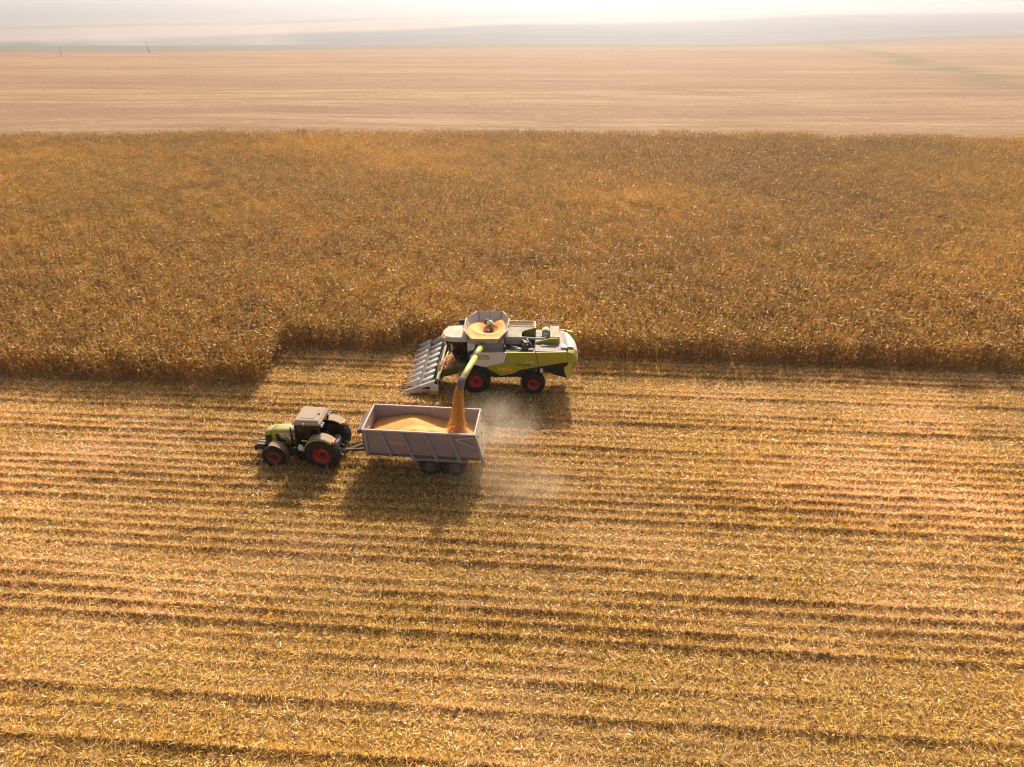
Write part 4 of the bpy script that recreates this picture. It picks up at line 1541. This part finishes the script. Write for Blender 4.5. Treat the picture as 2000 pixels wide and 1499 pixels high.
# ribs on both sides
ribs = [((-3.44, ZR - 0.03), (-3.40, 1.22)), ((-2.54, ZR - 0.03), (-2.05, 1.20)), ((-1.38, ZR - 0.03), (-0.79, 1.06)), ((-0.10, ZR - 0.03), (0.53, 1.06)),
        ((1.26, ZR - 0.03), (1.82, 1.04))]
for (p_, q_) in ribs:
    for yy in (-0.05, 2.63):
        b = MB()
        hw = 0.085
        b.prism_y([(q_[0] - hw, q_[1]), (q_[0] + hw, q_[1]), (p_[0] + hw, p_[1]), (p_[0] - hw, p_[1])], yy - 0.045, yy + 0.048)
        b.build('side_rib', M['rib'], trl, 0.012)
for yy in (-0.05, 2.63):
    b = MB()
    b.prism_y([(2.98, 1.10), (3.16, 1.10), (2.72, ZR - 0.03), (2.54, ZR - 0.03)], yy - 0.05, yy + 0.048)
    b.build('corner_post', M['rib'], trl, 0.012)
    b = MB()
    b.bar((1.60, yy, 2.62), (2.62, yy, 2.80), 0.05, 0.06)
    b.bar((1.62, yy, 2.60), (2.86, yy, 2.02), 0.05, 0.06)
    b.build('gate_linkage', M['trailer_rail'], trl)
b = MB()
b.box(-3.52, 3.02, -0.04, 0.05, ZF - 0.12, ZF - 0.02)
b.box(-3.52, 3.02, 2.53, 2.62, ZF - 0.12, ZF - 0.02)
b.build('sill', M['trailer_dark'], trl)
b = MB()
b.box(-0.86, 2.05, -0.02, 0.14, 1.02, 1.20)
b.box(-0.86, 2.05, 2.44, 2.60, 1.02, 1.20)
b.box(-0.9, -0.78, 0.0, 2.6, 0.92, 1.2)
b.build('mudguard_beam', M['trailer'], trl, 0.02)
b = MB()
b.box(-3.45, 2.7, 0.80, 0.98, 0.98, 1.32)
b.box(-3.45, 2.7, 1.62, 1.80, 0.98, 1.32)
for xx in (0.05, 1.45):
    b.tube([(xx, 0.2, 0.62), (xx, 2.4, 0.62)], 0.08, 10)
    b.box(xx - 0.5, xx + 0.5, 0.85, 0.93, 0.70, 0.80)
    b.box(xx - 0.5, xx + 0.5, 1.67, 1.75, 0.70, 0.80)
b.box(0.6, 0.9, 0.82, 1.78, 0.70, 1.0)
b.tube([(-1.8, 1.29, 0.75), (-0.3, 1.29, 1.3)], 0.12, 10)
b.build('chassis_frame', M['trailer_dark'], trl)
for xx in (0.05, 1.46):
    wheel('wheel', trl, xx, 0.62, 0.62, 0.0, 0.46, 0.30, M['rubber_dusty'], M['trailer_rim'], True, lugs=26, lug_h=0.012, hub_r=0.09, dish=0.12)
    wheel('wheel', trl, xx, 0.62, 0.62, 2.12, 0.46, 0.30, M['rubber_dusty'], M['trailer_rim'], False, lugs=26, lug_h=0.012, hub_r=0.09, dish=0.12)
b = MB()
b.bar((-3.40, 0.85, 1.05), (-4.75, 1.22, 0.62), 0.14, 0.16)
b.bar((-3.40, 1.75, 1.05), (-4.75, 1.36, 0.62), 0.14, 0.16)
b.bar((-4.70, 1.29, 0.62), (-5.15, 1.29, 0.56), 0.16, 0.14)
b.box(-3.62, -3.40, 0.5, 2.1, 0.95, 1.15)
b.build('drawbar', M['trailer_dark'], trl)
b = MB()
b.tube([(-3.6, 1.2, 1.5), (-4.1, 1.3, 1.2), (-4.8, 1.25, 1.0), (-5.1, 1.3, 1.2)], 0.025, 6)
b.tube([(-3.6, 1.35, 1.45), (-4.2, 1.4, 1.0), (-4.9, 1.4, 0.95), (-5.1, 1.35, 1.15)], 0.025, 6)
b.build('hydraulic_hose', M['black'], trl)
b = MB()
b.hexa([(-3.98, 0.35, 2.42), (-3.62, 0.35, 2.42), (-3.62, 2.2, 2.42), (-3.98, 2.2, 2.42)], [(-4.02, 0.35, 2.60), (-3.62, 0.35, 2.78), (-3.62, 2.2, 2.78), (-4.02, 2.2, 2.60)])
b.build('front_cover', M['navy'], trl, 0.02)
b = MB()
for yy in (0.4, 0.75):
    b.tube([(-3.72, yy, 1.2), (-3.72, yy, 2.5)], 0.025, 6)
for k in range(4):
    b.tube([(-3.72, 0.4, 1.35 + 0.3 * k), (-3.72, 0.75, 1.35 + 0.3 * k)], 0.02, 6)
b.box(-3.75, -3.57, 1.0, 1.6, 1.3, 2.4)
b.build('front_ladder', M['trailer_dark'], trl)
b = MB()
for k in range(3):
    zz = 2.86 - 0.2 * k
    b.tube([(-3.50, 0.12, zz), (-3.32, 0.14, zz + 0.02), (-3.30, 0.42, zz + 0.02), (-3.50, 0.42, zz)], 0.02, 6)
b.build('inner_step', M['trailer_rail'], trl)

# grain in the trailer
nxg, nyg = 92, 40
gxx = np.linspace(-3.47, 2.93, nxg)
gyy = np.linspace(0.075, 2.505, nyg)
GX, GY = np.meshgrid(gxx, gyy)


def bump(cx, cy, h, sx, sy, p=1.0):
    d = np.sqrt(((GX - cx) / sx) ** 2 + ((GY - cy) / sy) ** 2)
    return h * np.clip(1 - d, 0, None) ** p


GZ = 1.82 + np.maximum.reduce([bump(-1.15, 1.75, 0.78, 3.0, 3.2, 0.8), bump(-0.85, 0.75, 0.86, 2.4, 2.0, 0.9), bump(0.20, 0.85, 0.74, 2.0, 1.7, 0.9), bump(1.50, 1.45, 0.66, 1.8, 1.9), 0.0 * GX + 0.02])
GZ = GZ + 0.03 * (fbm(GX * 2.2, GY * 2.2, 71, 3) - 0.5)
for _ in range(2):
    GZ[1:-1, 1:-1] = (GZ[1:-1, 1:-1] * 2 + GZ[:-2, 1:-1] + GZ[2:, 1:-1] + GZ[1:-1, :-2] + GZ[1:-1, 2:]) / 6
xmax = 2.98 - (GZ - ZF) / (ZR - ZF) * 0.40
GX = np.where(GX > xmax - 0.02, xmax - 0.02, GX)
idx = np.arange(nxg * nyg).reshape(nyg, nxg)
Ft = np.stack([idx[:-1, :-1], idx[:-1, 1:], idx[1:, 1:], idx[1:, :-1]], -1).reshape(-1, 4)
Vt = np.stack([GX, GY, GZ], -1).reshape(-1, 3)
Vb = Vt.copy()
Vb[:, 2] = ZF + 0.01
nn_ = len(Vt)
Fb = Ft[:, ::-1] + nn_
ring = np.concatenate([idx[0, :], idx[1:, -1], idx[-1, -2::-1], idx[-2:0:-1, 0]])
Fs = np.stack([ring, ring + nn_, np.roll(ring, -1) + nn_, np.roll(ring, -1)], -1)
o = bpy.data.objects.new('grain_heap', np_mesh('grain_heap', np.concatenate([Vt, Vb]), np.concatenate([Ft, Fb, Fs]), None, M['grain'], True))
COL.objects.link(o)
o.location = TO
o.rotation_euler = (0, 0, R(-5.0))
tag(o, 'mounded orange maize grain filling the grey trailer', 'grain heap', 'loose maize grain')

# falling stream of grain, from the spout into the trailer
mw = CM @ mouth
land = TM @ Vector((1.45, 1.40, 2.30))
vs, fs = [], []
NL, NK = 46, 26
rng = np.random.default_rng(3)
for i in range(NL):
    s_ = i / (NL - 1)
    c_ = Vector((mw.x + (land.x - mw.x) * s_ ** 0.8, mw.y + (land.y - mw.y) * s_ ** 0.7, mw.z + 0.10 + (land.z - mw.z - 0.25) * (0.35 * s_ + 0.65 * s_ ** 1.5)))
    rad = 0.03 + 0.03 * s_ 
    for k in range(NK):
        a = 2 * math.pi * k / NK
        wv = 0.02 * (0.3 + s_) * (vnoise(np.array([a * 2.2 + 40]), np.array([i * 0.55]), 90)[0] - 0.5) * 3.0
        wv += 0.006 * (0.3 + s_) * rng.standard_normal()
        rr = rad + wv
        vs.append((c_.x + rr * math.cos(a), c_.y + rr * math.sin(a), c_.z))
for i in range(NL - 1):
    for k in range(NK):
        k2 = (k + 1) % NK
        fs.append((i * NK + k, (i + 1) * NK + k, (i + 1) * NK + k2, i * NK + k2))
fs += [tuple(range(NK)), tuple(reversed(range((NL - 1) * NK, NL * NK)))]
b = MB().add(vs, fs, True)
# the kernels themselves, thick round the core and thinning outwards
for q in range(6000):
    s_ = rng.random() ** 0.85
    c_ = Vector((mw.x + (land.x - mw.x) * s_ ** 0.8, mw.y + (land.y - mw.y) * s_ ** 0.7, mw.z + 0.10 + (land.z - mw.z - 0.25) * (0.35 * s_ + 0.65 * s_ ** 1.5)))
    a = rng.uniform(0, 6.283)
    skirt = 0.20 * max(0, s_ - 0.75) / 0.25
    rr = (0.21 + 0.20 * s_ + skirt) * (rng.random() ** 0.45 + 0.14 * s_ * abs(rng.standard_normal()))
    p_ = c_ + Vector((rr * math.cos(a), rr * math.sin(a), rng.uniform(-0.05, 0.05)))
    e_ = 0.015 + 0.014 * rng.random()
    rx, ry = rng.uniform(-1, 1, 2)
    b.add([p_ + Vector((e_, 0, -e_ * rx)), p_ + Vector((-e_, e_, -e_ * ry)), p_ + Vector((-e_, -e_, e_ * rx)), p_ + Vector((0, 0, e_ * 1.6))], [(0, 2, 1), (0, 1, 3), (1, 2, 3), (2, 0, 3)])
o = b.build('grain_stream', M['grain_fall'])
tag(o, 'thick orange stream of maize pouring from the spout into the trailer', 'grain stream')

# ================================================================== tractor
RO = Vector((-10.87, 31.17, 0.0))
trc = empty('tractor', RO, R(-5.0))
tag(trc, 'dusty lime green tractor with red rims hitched to the grey trailer', 'tractor')
wheel('rear_wheel', trc, 0.12, 1.0, 1.0, 0.0, 0.68, 0.52, M['rubber'], M['red'], True, lugs=20, lug_h=0.05, hub_r=0.14, dish=0.26)
wheel('rear_wheel', trc, 0.12, 1.0, 1.0, 1.95, 0.68, 0.52, M['rubber'], M['red'], False, lugs=20, lug_h=0.05, hub_r=0.14, dish=0.26)
wheel('front_wheel', trc, -2.76, 0.70, 0.70, 0.02, 0.54, 0.40, M['rubber'], M['red_dusty'], True, steer=R(7), lugs=18, lug_h=0.045, hub_r=0.11, dish=0.2)
wheel('front_wheel', trc, -2.76, 0.70, 0.70, 2.06, 0.54, 0.40, M['rubber'], M['red_dusty'], False, steer=R(7), lugs=18, lug_h=0.045, hub_r=0.11, dish=0.2)
YC = 1.32
b = MB()
b.box(-3.2, 0.7, YC - 0.28, YC + 0.28, 0.70, 1.20)
b.tube([(-2.76, 0.5, 0.74), (-2.76, 2.15, 0.74)], 0.12, 10)
b.tube([(0.12, 0.5, 1.0), (0.12, 2.15, 1.0)], 0.20, 12)
b.box(-1.9, -0.9, 0.42, 2.2, 0.62, 1.15)
b.build('chassis', M['black'], trc, 0.03)
# bonnet: nose, body, rear
sect = []


def bonnet_ring(x, hw, zt_, zb):
    return [(x, YC - hw, zb), (x, YC - hw, zt_ - 0.30), (x, YC - hw + 0.03, zt_ - 0.16), (x, YC - hw * 0.72, zt_ - 0.03), (x, YC - hw * 0.35, zt_),
            (x, YC + hw * 0.35, zt_), (x, YC + hw * 0.72, zt_ - 0.03), (x, YC + hw - 0.03, zt_ - 0.16), (x, YC + hw, zt_ - 0.30), (x, YC + hw, zb)]


def loft(rings):
    n = len(rings[0])
    vs = [p for r_ in rings for p in r_]
    fs = []
    for i in range(len(rings) - 1):
        for k in range(n - 1):
            fs.append((i * n + k, (i + 1) * n + k, (i + 1) * n + k + 1, i * n + k + 1))
        fs.append((i * n + n - 1, (i + 1) * n + n - 1, (i + 1) * n, i * n))
    fs += [tuple(range(n)), tuple(reversed(range((len(rings) - 1) * n, len(rings) * n)))]
    return vs, [tuple(reversed(f)) for f in fs]


vs, fs = loft([bonnet_ring(-3.02, 0.43, 1.94, 1.18), bonnet_ring(-2.6, 0.45, 1.99, 1.12), bonnet_ring(-1.62, 0.47, 2.06, 1.05)])
bon = MB().add(vs, fs, True).build('bonnet', M['green_dusty'], trc)
vs, fs = loft([bonnet_ring(-3.50, 0.34, 1.68, 1.20), bonnet_ring(-3.43, 0.40, 1.79, 1.16), bonnet_ring(-3.24, 0.43, 1.88, 1.14), bonnet_ring(-3.045, 0.44, 1.93, 1.14)])
nose = MB().add(vs, fs, True).build('nose', M['green_dusty'], bon)
b = MB()
for s_ in (-1, 1):
    yf = YC + s_ * 0.445
    b.prism_y([(-3.42, 1.22), (-3.06, 1.16), (-3.05, 1.70), (-3.40, 1.60)], *sorted((yf + s_ * 0.005, yf - s_ * 0.12)))
b.box(-3.50, -3.44, YC - 0.24, YC + 0.24, 1.30, 1.58)
b.build('nose_grille', M['black'], bon)
for s_ in (-1, 1):
    yf = YC + s_ * 0.472
    ya, yb = sorted((yf, yf - s_ * 0.03))
    b = MB()
    b.prism_y([(-2.78, 1.75), (-2.60, 1.75), (-2.52, 1.48), (-2.20, 1.36), (-2.28, 1.27), (-2.72, 1.30)], ya - 0.002, yb)
    b.build('vent_panel', M['black'], bon)
    b = MB()
    b.prism_y([(-2.52, 1.82), (-1.64, 1.86), (-1.64, 1.44), (-1.92, 1.42), (-2.0, 1.58), (-2.40, 1.62)], ya - 0.004, yb)
    b.build('white_stripe', M['white'], bon)
text_on_side('CLAAS', M['letter_red'], bon, -2.30, 1.66, -1.66, 0.15, YC - 0.481, bold=0.03)
b = MB()
b.tube([(-1.78, YC - 0.56, 1.25), (-1.78, YC - 0.56, 1.95)], 0.06, 10)
b.tube([(-1.78, YC - 0.56, 1.95), (-1.76, YC - 0.56, 2.35)], 0.035, 10)
b.build('exhaust', M['black'], trc)
# cab
b = MB()
b.hexa([(-1.52, 0.62, 1.25), (-0.10, 0.62, 1.45), (-0.10, 2.02, 1.45), (-1.52, 2.02, 1.25)], [(-1.34, 0.52, 2.74), (0.02, 0.52, 2.74), (0.02, 2.12, 2.74), (-1.34, 2.12, 2.74)])
tcab = b.build('cab', M['glass'], trc, 0.03)
b = MB()
for yb_, yt_ in ((0.62, 0.52), (2.02, 2.12)):
    b.bar((-1.52, yb_, 1.25), (-1.34, yt_, 2.74), 0.07, 0.07)
    b.bar((-0.10, yb_, 1.45), (0.02, yt_, 2.74), 0.09, 0.09)
    b.bar((-0.62, yb_, 1.35), (-0.55, yt_, 2.74), 0.05, 0.05)
    b.bar((-1.52, yb_, 1.28), (-0.10, yb_, 1.45), 0.07, 0.09)
b.build('cab_frame', M['black'], tcab)
b = MB()
b.box(-1.45, -0.1, 0.72, 1.92, 1.05, 1.24)
b.box(-0.62, -0.22, 1.08, 1.56, 1.40, 1.72)
b.box(-0.26, -0.14, 1.08, 1.56, 1.70, 2.35)
b.tube([(-1.40, 1.32, 1.25), (-1.0, 1.32, 1.95)], 0.06, 8)
b.tube([(-1.10, 1.14, 1.92), (-0.92, 1.32, 2.02), (-1.10, 1.50, 1.92), (-1.22, 1.32, 1.84), (-1.10, 1.14, 1.92)], 0.02, 6)
b.build('cab_interior', M['seat'], tcab)
b = MB()
b.hexa([(-1.50, 0.42, 2.74), (0.14, 0.46, 2.74), (0.14, 2.18, 2.74), (-1.50, 2.22, 2.74)], [(-1.42, 0.44, 2.90), (0.10, 0.48, 2.90), (0.10, 2.14, 2.90), (-1.42, 2.18, 2.90)])
b.hexa([(-1.42, 0.48, 2.90), (0.06, 0.52, 2.90), (0.06, 2.12, 2.90), (-1.42, 2.16, 2.90)], [(-1.30, 0.62, 3.00), (-0.04, 0.64, 3.00), (-0.04, 2.0, 3.00), (-1.30, 2.02, 3.00)])
trf = b.build('cab_roof', M['roof_dust'], tcab, 0.05)
b = MB()
b.box(-1.14, -0.30, 0.80, 1.80, 2.995, 3.02)
b.build('roof_hatch', M['roof_dust'], trf, 0.02)
b = MB()
b.tube([(-0.16, 1.28, 3.0), (-0.16, 1.28, 3.05)], 0.06, 10)
b.build('roof_vent', M['black'], trf)
b = MB()
b.box(-0.84, -0.74, 0.38, 0.45, 2.78, 2.88)
b.build('marker_lamp', M['orange'], trf)
b = MB()
for yy in (0.62, 0.86, 1.8, 2.02):
    b.tube([(0.08, yy, 2.66), (0.22, yy, 2.64)], 0.075, 10)
b.build('work_lamp', M['lamp_clear'], trf)
# fenders
for (y0, y1, near) in ((0.02, 0.66, True), (1.98, 2.62, False)):
    vs, fs = [], []
    NF = 14
    for i in range(NF):
        a = R(168) - i * R(116) / (NF - 1)
        rr = 1.12 + 0.04 * math.sin(i / (NF - 1) * math.pi)
        cx_, cz_ = 0.12 + rr * math.cos(a) * 0.92, 1.0 + rr * math.sin(a) * 0.98
        for (yy, dz) in ((y0 if near else y1, -0.10), (y0 if near else y1, 0.0), (y1 if near else y0, 0.02), (y1 if near else y0, -0.03)):
            vs.append((cx_ * (1.0), yy, cz_ + dz))
    for i in range(NF - 1):
        for k in range(4):
            q = (k + 1) % 4
            f = (i * 4 + k, i * 4 + q, (i + 1) * 4 + q, (i + 1) * 4 + k)
            fs.append(f if near else tuple(reversed(f)))
    fs += [(3, 2, 1, 0), tuple((NF - 1) * 4 + k for k in range(4))]
    b = MB().add(vs, fs)
    fe = b.build('rear_fender', M['green_dusty'], trc, 0.03)
    b = MB()
    yy0, yy1 = (y0 + 0.04, y1 - 0.02) if near else (y0 + 0.02, y1 - 0.04)
    vs2, fs2 = [], []
    for i in range(3, NF):
        a = R(168) - i * R(116) / (NF - 1)
        rr = 1.135 + 0.04 * math.sin(i / (NF - 1) * math.pi)
        cx_, cz_ = 0.12 + rr * math.cos(a) * 0.92, 1.0 + rr * math.sin(a) * 0.98
        vs2 += [(cx_, yy0, cz_ + 0.012), (cx_, yy1, cz_ + 0.03)]
    for i in range(NF - 4):
        fs2.append((i * 2, i * 2 + 1, i * 2 + 3, i * 2 + 2))
    b.add(vs2, [tuple(reversed(f)) for f in fs2] if not near else fs2)
    b.build('fender_top', M['roof_dust'], fe)
    b = MB()
    b.box(0.76, 0.90, y0 + 0.08, y0 + 0.5, 1.78, 1.94)
    b.build('tail_lamp', M['orange'], fe, 0.02)
for (y0, y1) in ((0.06, 0.58), (2.06, 2.58)):
    vs, fs = [], []
    NF = 12
    for i in range(NF):
        a = R(100) - i * R(112) / (NF - 1)
        for rr, yy in ((0.79, y0), (0.82, y0), (0.82, y1), (0.79, y1)):
            vs.append((-2.76 + rr * math.cos(a), yy, 0.70 + rr * math.sin(a)))
    for i in range(NF - 1):
        for k in range(4):
            q = (k + 1) % 4
            fs.append((i * 4 + k, (i + 1) * 4 + k, (i + 1) * 4 + q, i * 4 + q))
    fs += [(0, 1, 2, 3), tuple((NF - 1) * 4 + k for k in (3, 2, 1, 0))]
    b = MB().add(vs, [tuple(reversed(f)) for f in fs])
    b.build('front_fender', M['brown_fender'], trc)
# front weight carrier with slats
b = MB()
b.box(-4.15, -3.55, 0.85, 0.95, 0.62, 0.86)
b.box(-4.15, -3.55, 1.70, 1.80, 0.62, 0.86)
b.box(-4.18, -4.06, 0.82, 1.84, 0.55, 0.90)
b.box(-3.65, -3.1, 1.0, 1.65, 0.55, 0.85)
fw = b.build('front_weight', M['black'], trc, 0.02)
b = MB()
for k in range(3):
    b.box(-4.06, -3.50, 0.96 + k * 0.26, 1.13 + k * 0.26, 0.84, 0.93)
b.build('weight_slab', M['brown_fender'], fw, 0.02)
b = MB()
b.tube([(-3.5, 0.92, 0.95), (-3.9, 0.92, 0.8)], 0.05, 8)
b.tube([(-3.3, 1.0, 1.25), (-3.55, 1.0, 1.0)], 0.05, 8)
b.build('linkage', M['black'], fw)
# steps, tank and mirror
b = MB()
for k in range(3):
    b.box(-1.35, -0.85, 0.22, 0.50, 0.50 + 0.3 * k, 0.54 + 0.3 * k)
b.bar((-1.36, 0.36, 0.45), (-1.36, 0.40, 1.25), 0.05, 0.2)
b.bar((-0.84, 0.36, 0.45), (-0.84, 0.40, 1.25), 0.05, 0.2)
b.build('step', M['black'], trc)
b = MB()
b.box(-1.95, -1.45, 0.52, 0.92, 0.55, 1.15)
b.build('fuel_tank', M['black'], trc, 0.06)
b = MB()
vs = []
for k in range(18):
    a = 2 * math.pi * k / 18
    vs.append((-1.13 + 0.165 * math.cos(a), 0.26, 1.30 + 0.235 * math.sin(a)))
b.add(vs + [(x_, 0.33, z_) for x_, y_, z_ in vs], [tuple(range(18)), tuple(reversed(range(18, 36)))] + [((i + 1) % 18, i, 18 + i, 18 + (i + 1) % 18) for i in range(18)])
b.build('mirror', M['letter_white'], trc)
b = MB()
b.tube([(-1.13, 0.34, 1.3), (-1.25, 0.5, 1.5), (-1.4, 0.6, 1.7)], 0.022, 6)
b.build('mirror_arm', M['black'], trc)
b = MB()
b.box(-1.12, -0.78, 0.50, 0.56, 1.60, 1.67)
b.build('grab_handle', M['yellow'], trc)
# rear linkage
b = MB()
b.bar((0.6, 1.0, 0.75), (1.15, 0.75, 0.55), 0.08, 0.10)
b.bar((0.6, 1.65, 0.75), (1.15, 1.90, 0.55), 0.08, 0.10)
b.bar((0.6, 1.32, 1.25), (1.0, 1.32, 0.85), 0.06, 0.06)
b.bar((0.7, 1.32, 0.60), (1.22, 1.32, 0.52), 0.18, 0.10)
b.box(0.45, 0.75, 0.9, 1.75, 0.85, 1.35)
for (ya, yb) in ((0.85, 0.8), (1.8, 1.85)):
    b.bar((0.55, ya, 1.35), (0.98, yb, 0.62), 0.05, 0.05)
b.build('rear_linkage', M['dark_steel'], trc)
b = MB()
for k in range(4):
    b.tube([(0.70, 1.05 + 0.14 * k, 1.30), (0.82, 1.05 + 0.14 * k, 1.32)], 0.05, 8)
b.build('hydraulic_coupler', M['lamp_clear'], trc)

# ================================================================== far poles
for (px_, py_, hpx, lab) in ((121, 112, 16, 'thin bare utility pole at the far field edge, nearer the left side'), (291, 104, 17, 'dark utility pole with a stay in drifting dust at the field edge')):
    P_ = at_t(px_, py_)
    pxm = float(np.dot(P_ - np.array([0, 0, H]), _F)) / FPX          # metres per picture pixel there
    hgt_ = hpx * pxm / 0.88
    wd = 0.33 * pxm
    zg = float(terrain(np.array([P_[0]]), np.array([P_[1]]))[0])
    pole = empty('utility_pole', (P_[0], P_[1], zg))
    tag(pole, lab, 'pole', 'utility poles along the far field edge')
    b = MB()
    b.tube([(0, 0, 0), (0, 0, hgt_)], [wd, wd * 0.7], 8)
    b.build('post', M['wood'], pole)
    if px_ == 291:
        b = MB()
        b.tube([(hgt_ * 0.16, 0, 0), (0.1, 0, hgt_ * 0.5)], [wd, wd * 0.8], 8)
        b.build('stay', M['wood'], pole)
    b = MB()
    b.bar((-hgt_ * 0.09, 0, hgt_ * 0.95), (hgt_ * 0.09, 0, hgt_ * 0.95), wd, wd)
    b.build('crossarm', M['wood'], pole)


# ------------------------------------------------------------------ dust
def dust(name, label, centre, radii, dens, nscale, rot=0.0, aniso=0.45, color=(1.0, 0.91, 0.76), lo=0.34, hi=0.80):
    m, t, out = mat('dust_air')
    tc = N(t, 'ShaderNodeTexCoord')
    L_ = N(t, 'ShaderNodeVectorMath', operation='LENGTH')
    t.links.new(tc.outputs['Object'], L_.inputs[0])
    fall = math_n(t, 'SUBTRACT', 1.0, L_.outputs['Value'], clamp=True)
    fall = math_n(t, 'POWER', fall, 1.3)
    nn = noise(t, mapping(t, tc.outputs['Object'], tuple(r_ for r_ in radii)), nscale, 4, 0.6)
    nn = ramp(t, nn, [(lo, 0.0), (hi, 1.0)])
    d = math_n(t, 'MULTIPLY', math_n(t, 'MULTIPLY', fall, nn), dens)
    pv = N(t, 'ShaderNodeVolumePrincipled')
    pv.inputs['Color'].default_value = tuple(color) + (1,)
    pv.inputs['Anisotropy'].default_value = aniso
    t.links.new(d, pv.inputs['Density'])
    t.links.new(pv.outputs[0], out.inputs['Volume'])
    b_ = MB()
    vs, fs = [], []
    na, nb2 = 20, 10
    for i in range(nb2 + 1):
        th = math.pi * i / nb2
        for k in range(na):
            a = 2 * math.pi * k / na
            vs.append((math.sin(th) * math.cos(a), math.sin(th) * math.sin(a), math.cos(th)))
    for i in range(nb2):
        for k in range(na):
            k2 = (k + 1) % na
            fs.append((i * na + k, (i + 1) * na + k, (i + 1) * na + k2, i * na + k2))
    b_.add(vs, fs, True)
    o_ = b_.build(name, m)
    o_.location = centre
    o_.scale = radii
    o_.rotation_euler = (0, 0, rot)
    tag(o_, label, 'dust', kind='stuff')
    return o_


dust('dust_cloud', 'pale dust blowing off the back of the trailer being filled', (-1.0, 32.4, 2.1), (3.2, 2.9, 2.1), 0.75, 0.8)
dust('dust_cloud', 'thin dust drifting low over the stubble behind the trailer', (0.2, 29.2, 0.55), (4.2, 2.8, 1.3), 0.8, 0.7)
dust('dust_cloud', 'dust hanging round the rear wheels and tail corner of the trailer', (-2.2, 29.9, 1.1), (2.4, 1.7, 1.5), 0.35, 0.9)
dust('dust_haze', 'low dust drifting along the far field edge', (-560, 1180, -60), (420, 150, 48), 0.0045, 0.008, lo=0.45, hi=0.7)



# ------------------------------------------------------------------ air
def volume_mat(name, color, density, aniso):
    m, t, out = mat(name)
    pv = N(t, 'ShaderNodeVolumePrincipled')
    pv.inputs['Color'].default_value = tuple(color) + (1,)
    pv.inputs['Density'].default_value = density
    pv.inputs['Anisotropy'].default_value = aniso
    t.links.new(pv.outputs[0], out.inputs['Volume'])
    return m, t, pv


mh, t, pv = volume_mat('haze_air', (0.83, 0.87, 1.0), 0.00020, 0.58)
b = MB().box(-12600, 12600, -500, 12600, -100, 520)
o = b.build('haze', mh)
tag(o, 'pale sunlit haze filling the air over the fields', 'haze', kind='stuff')
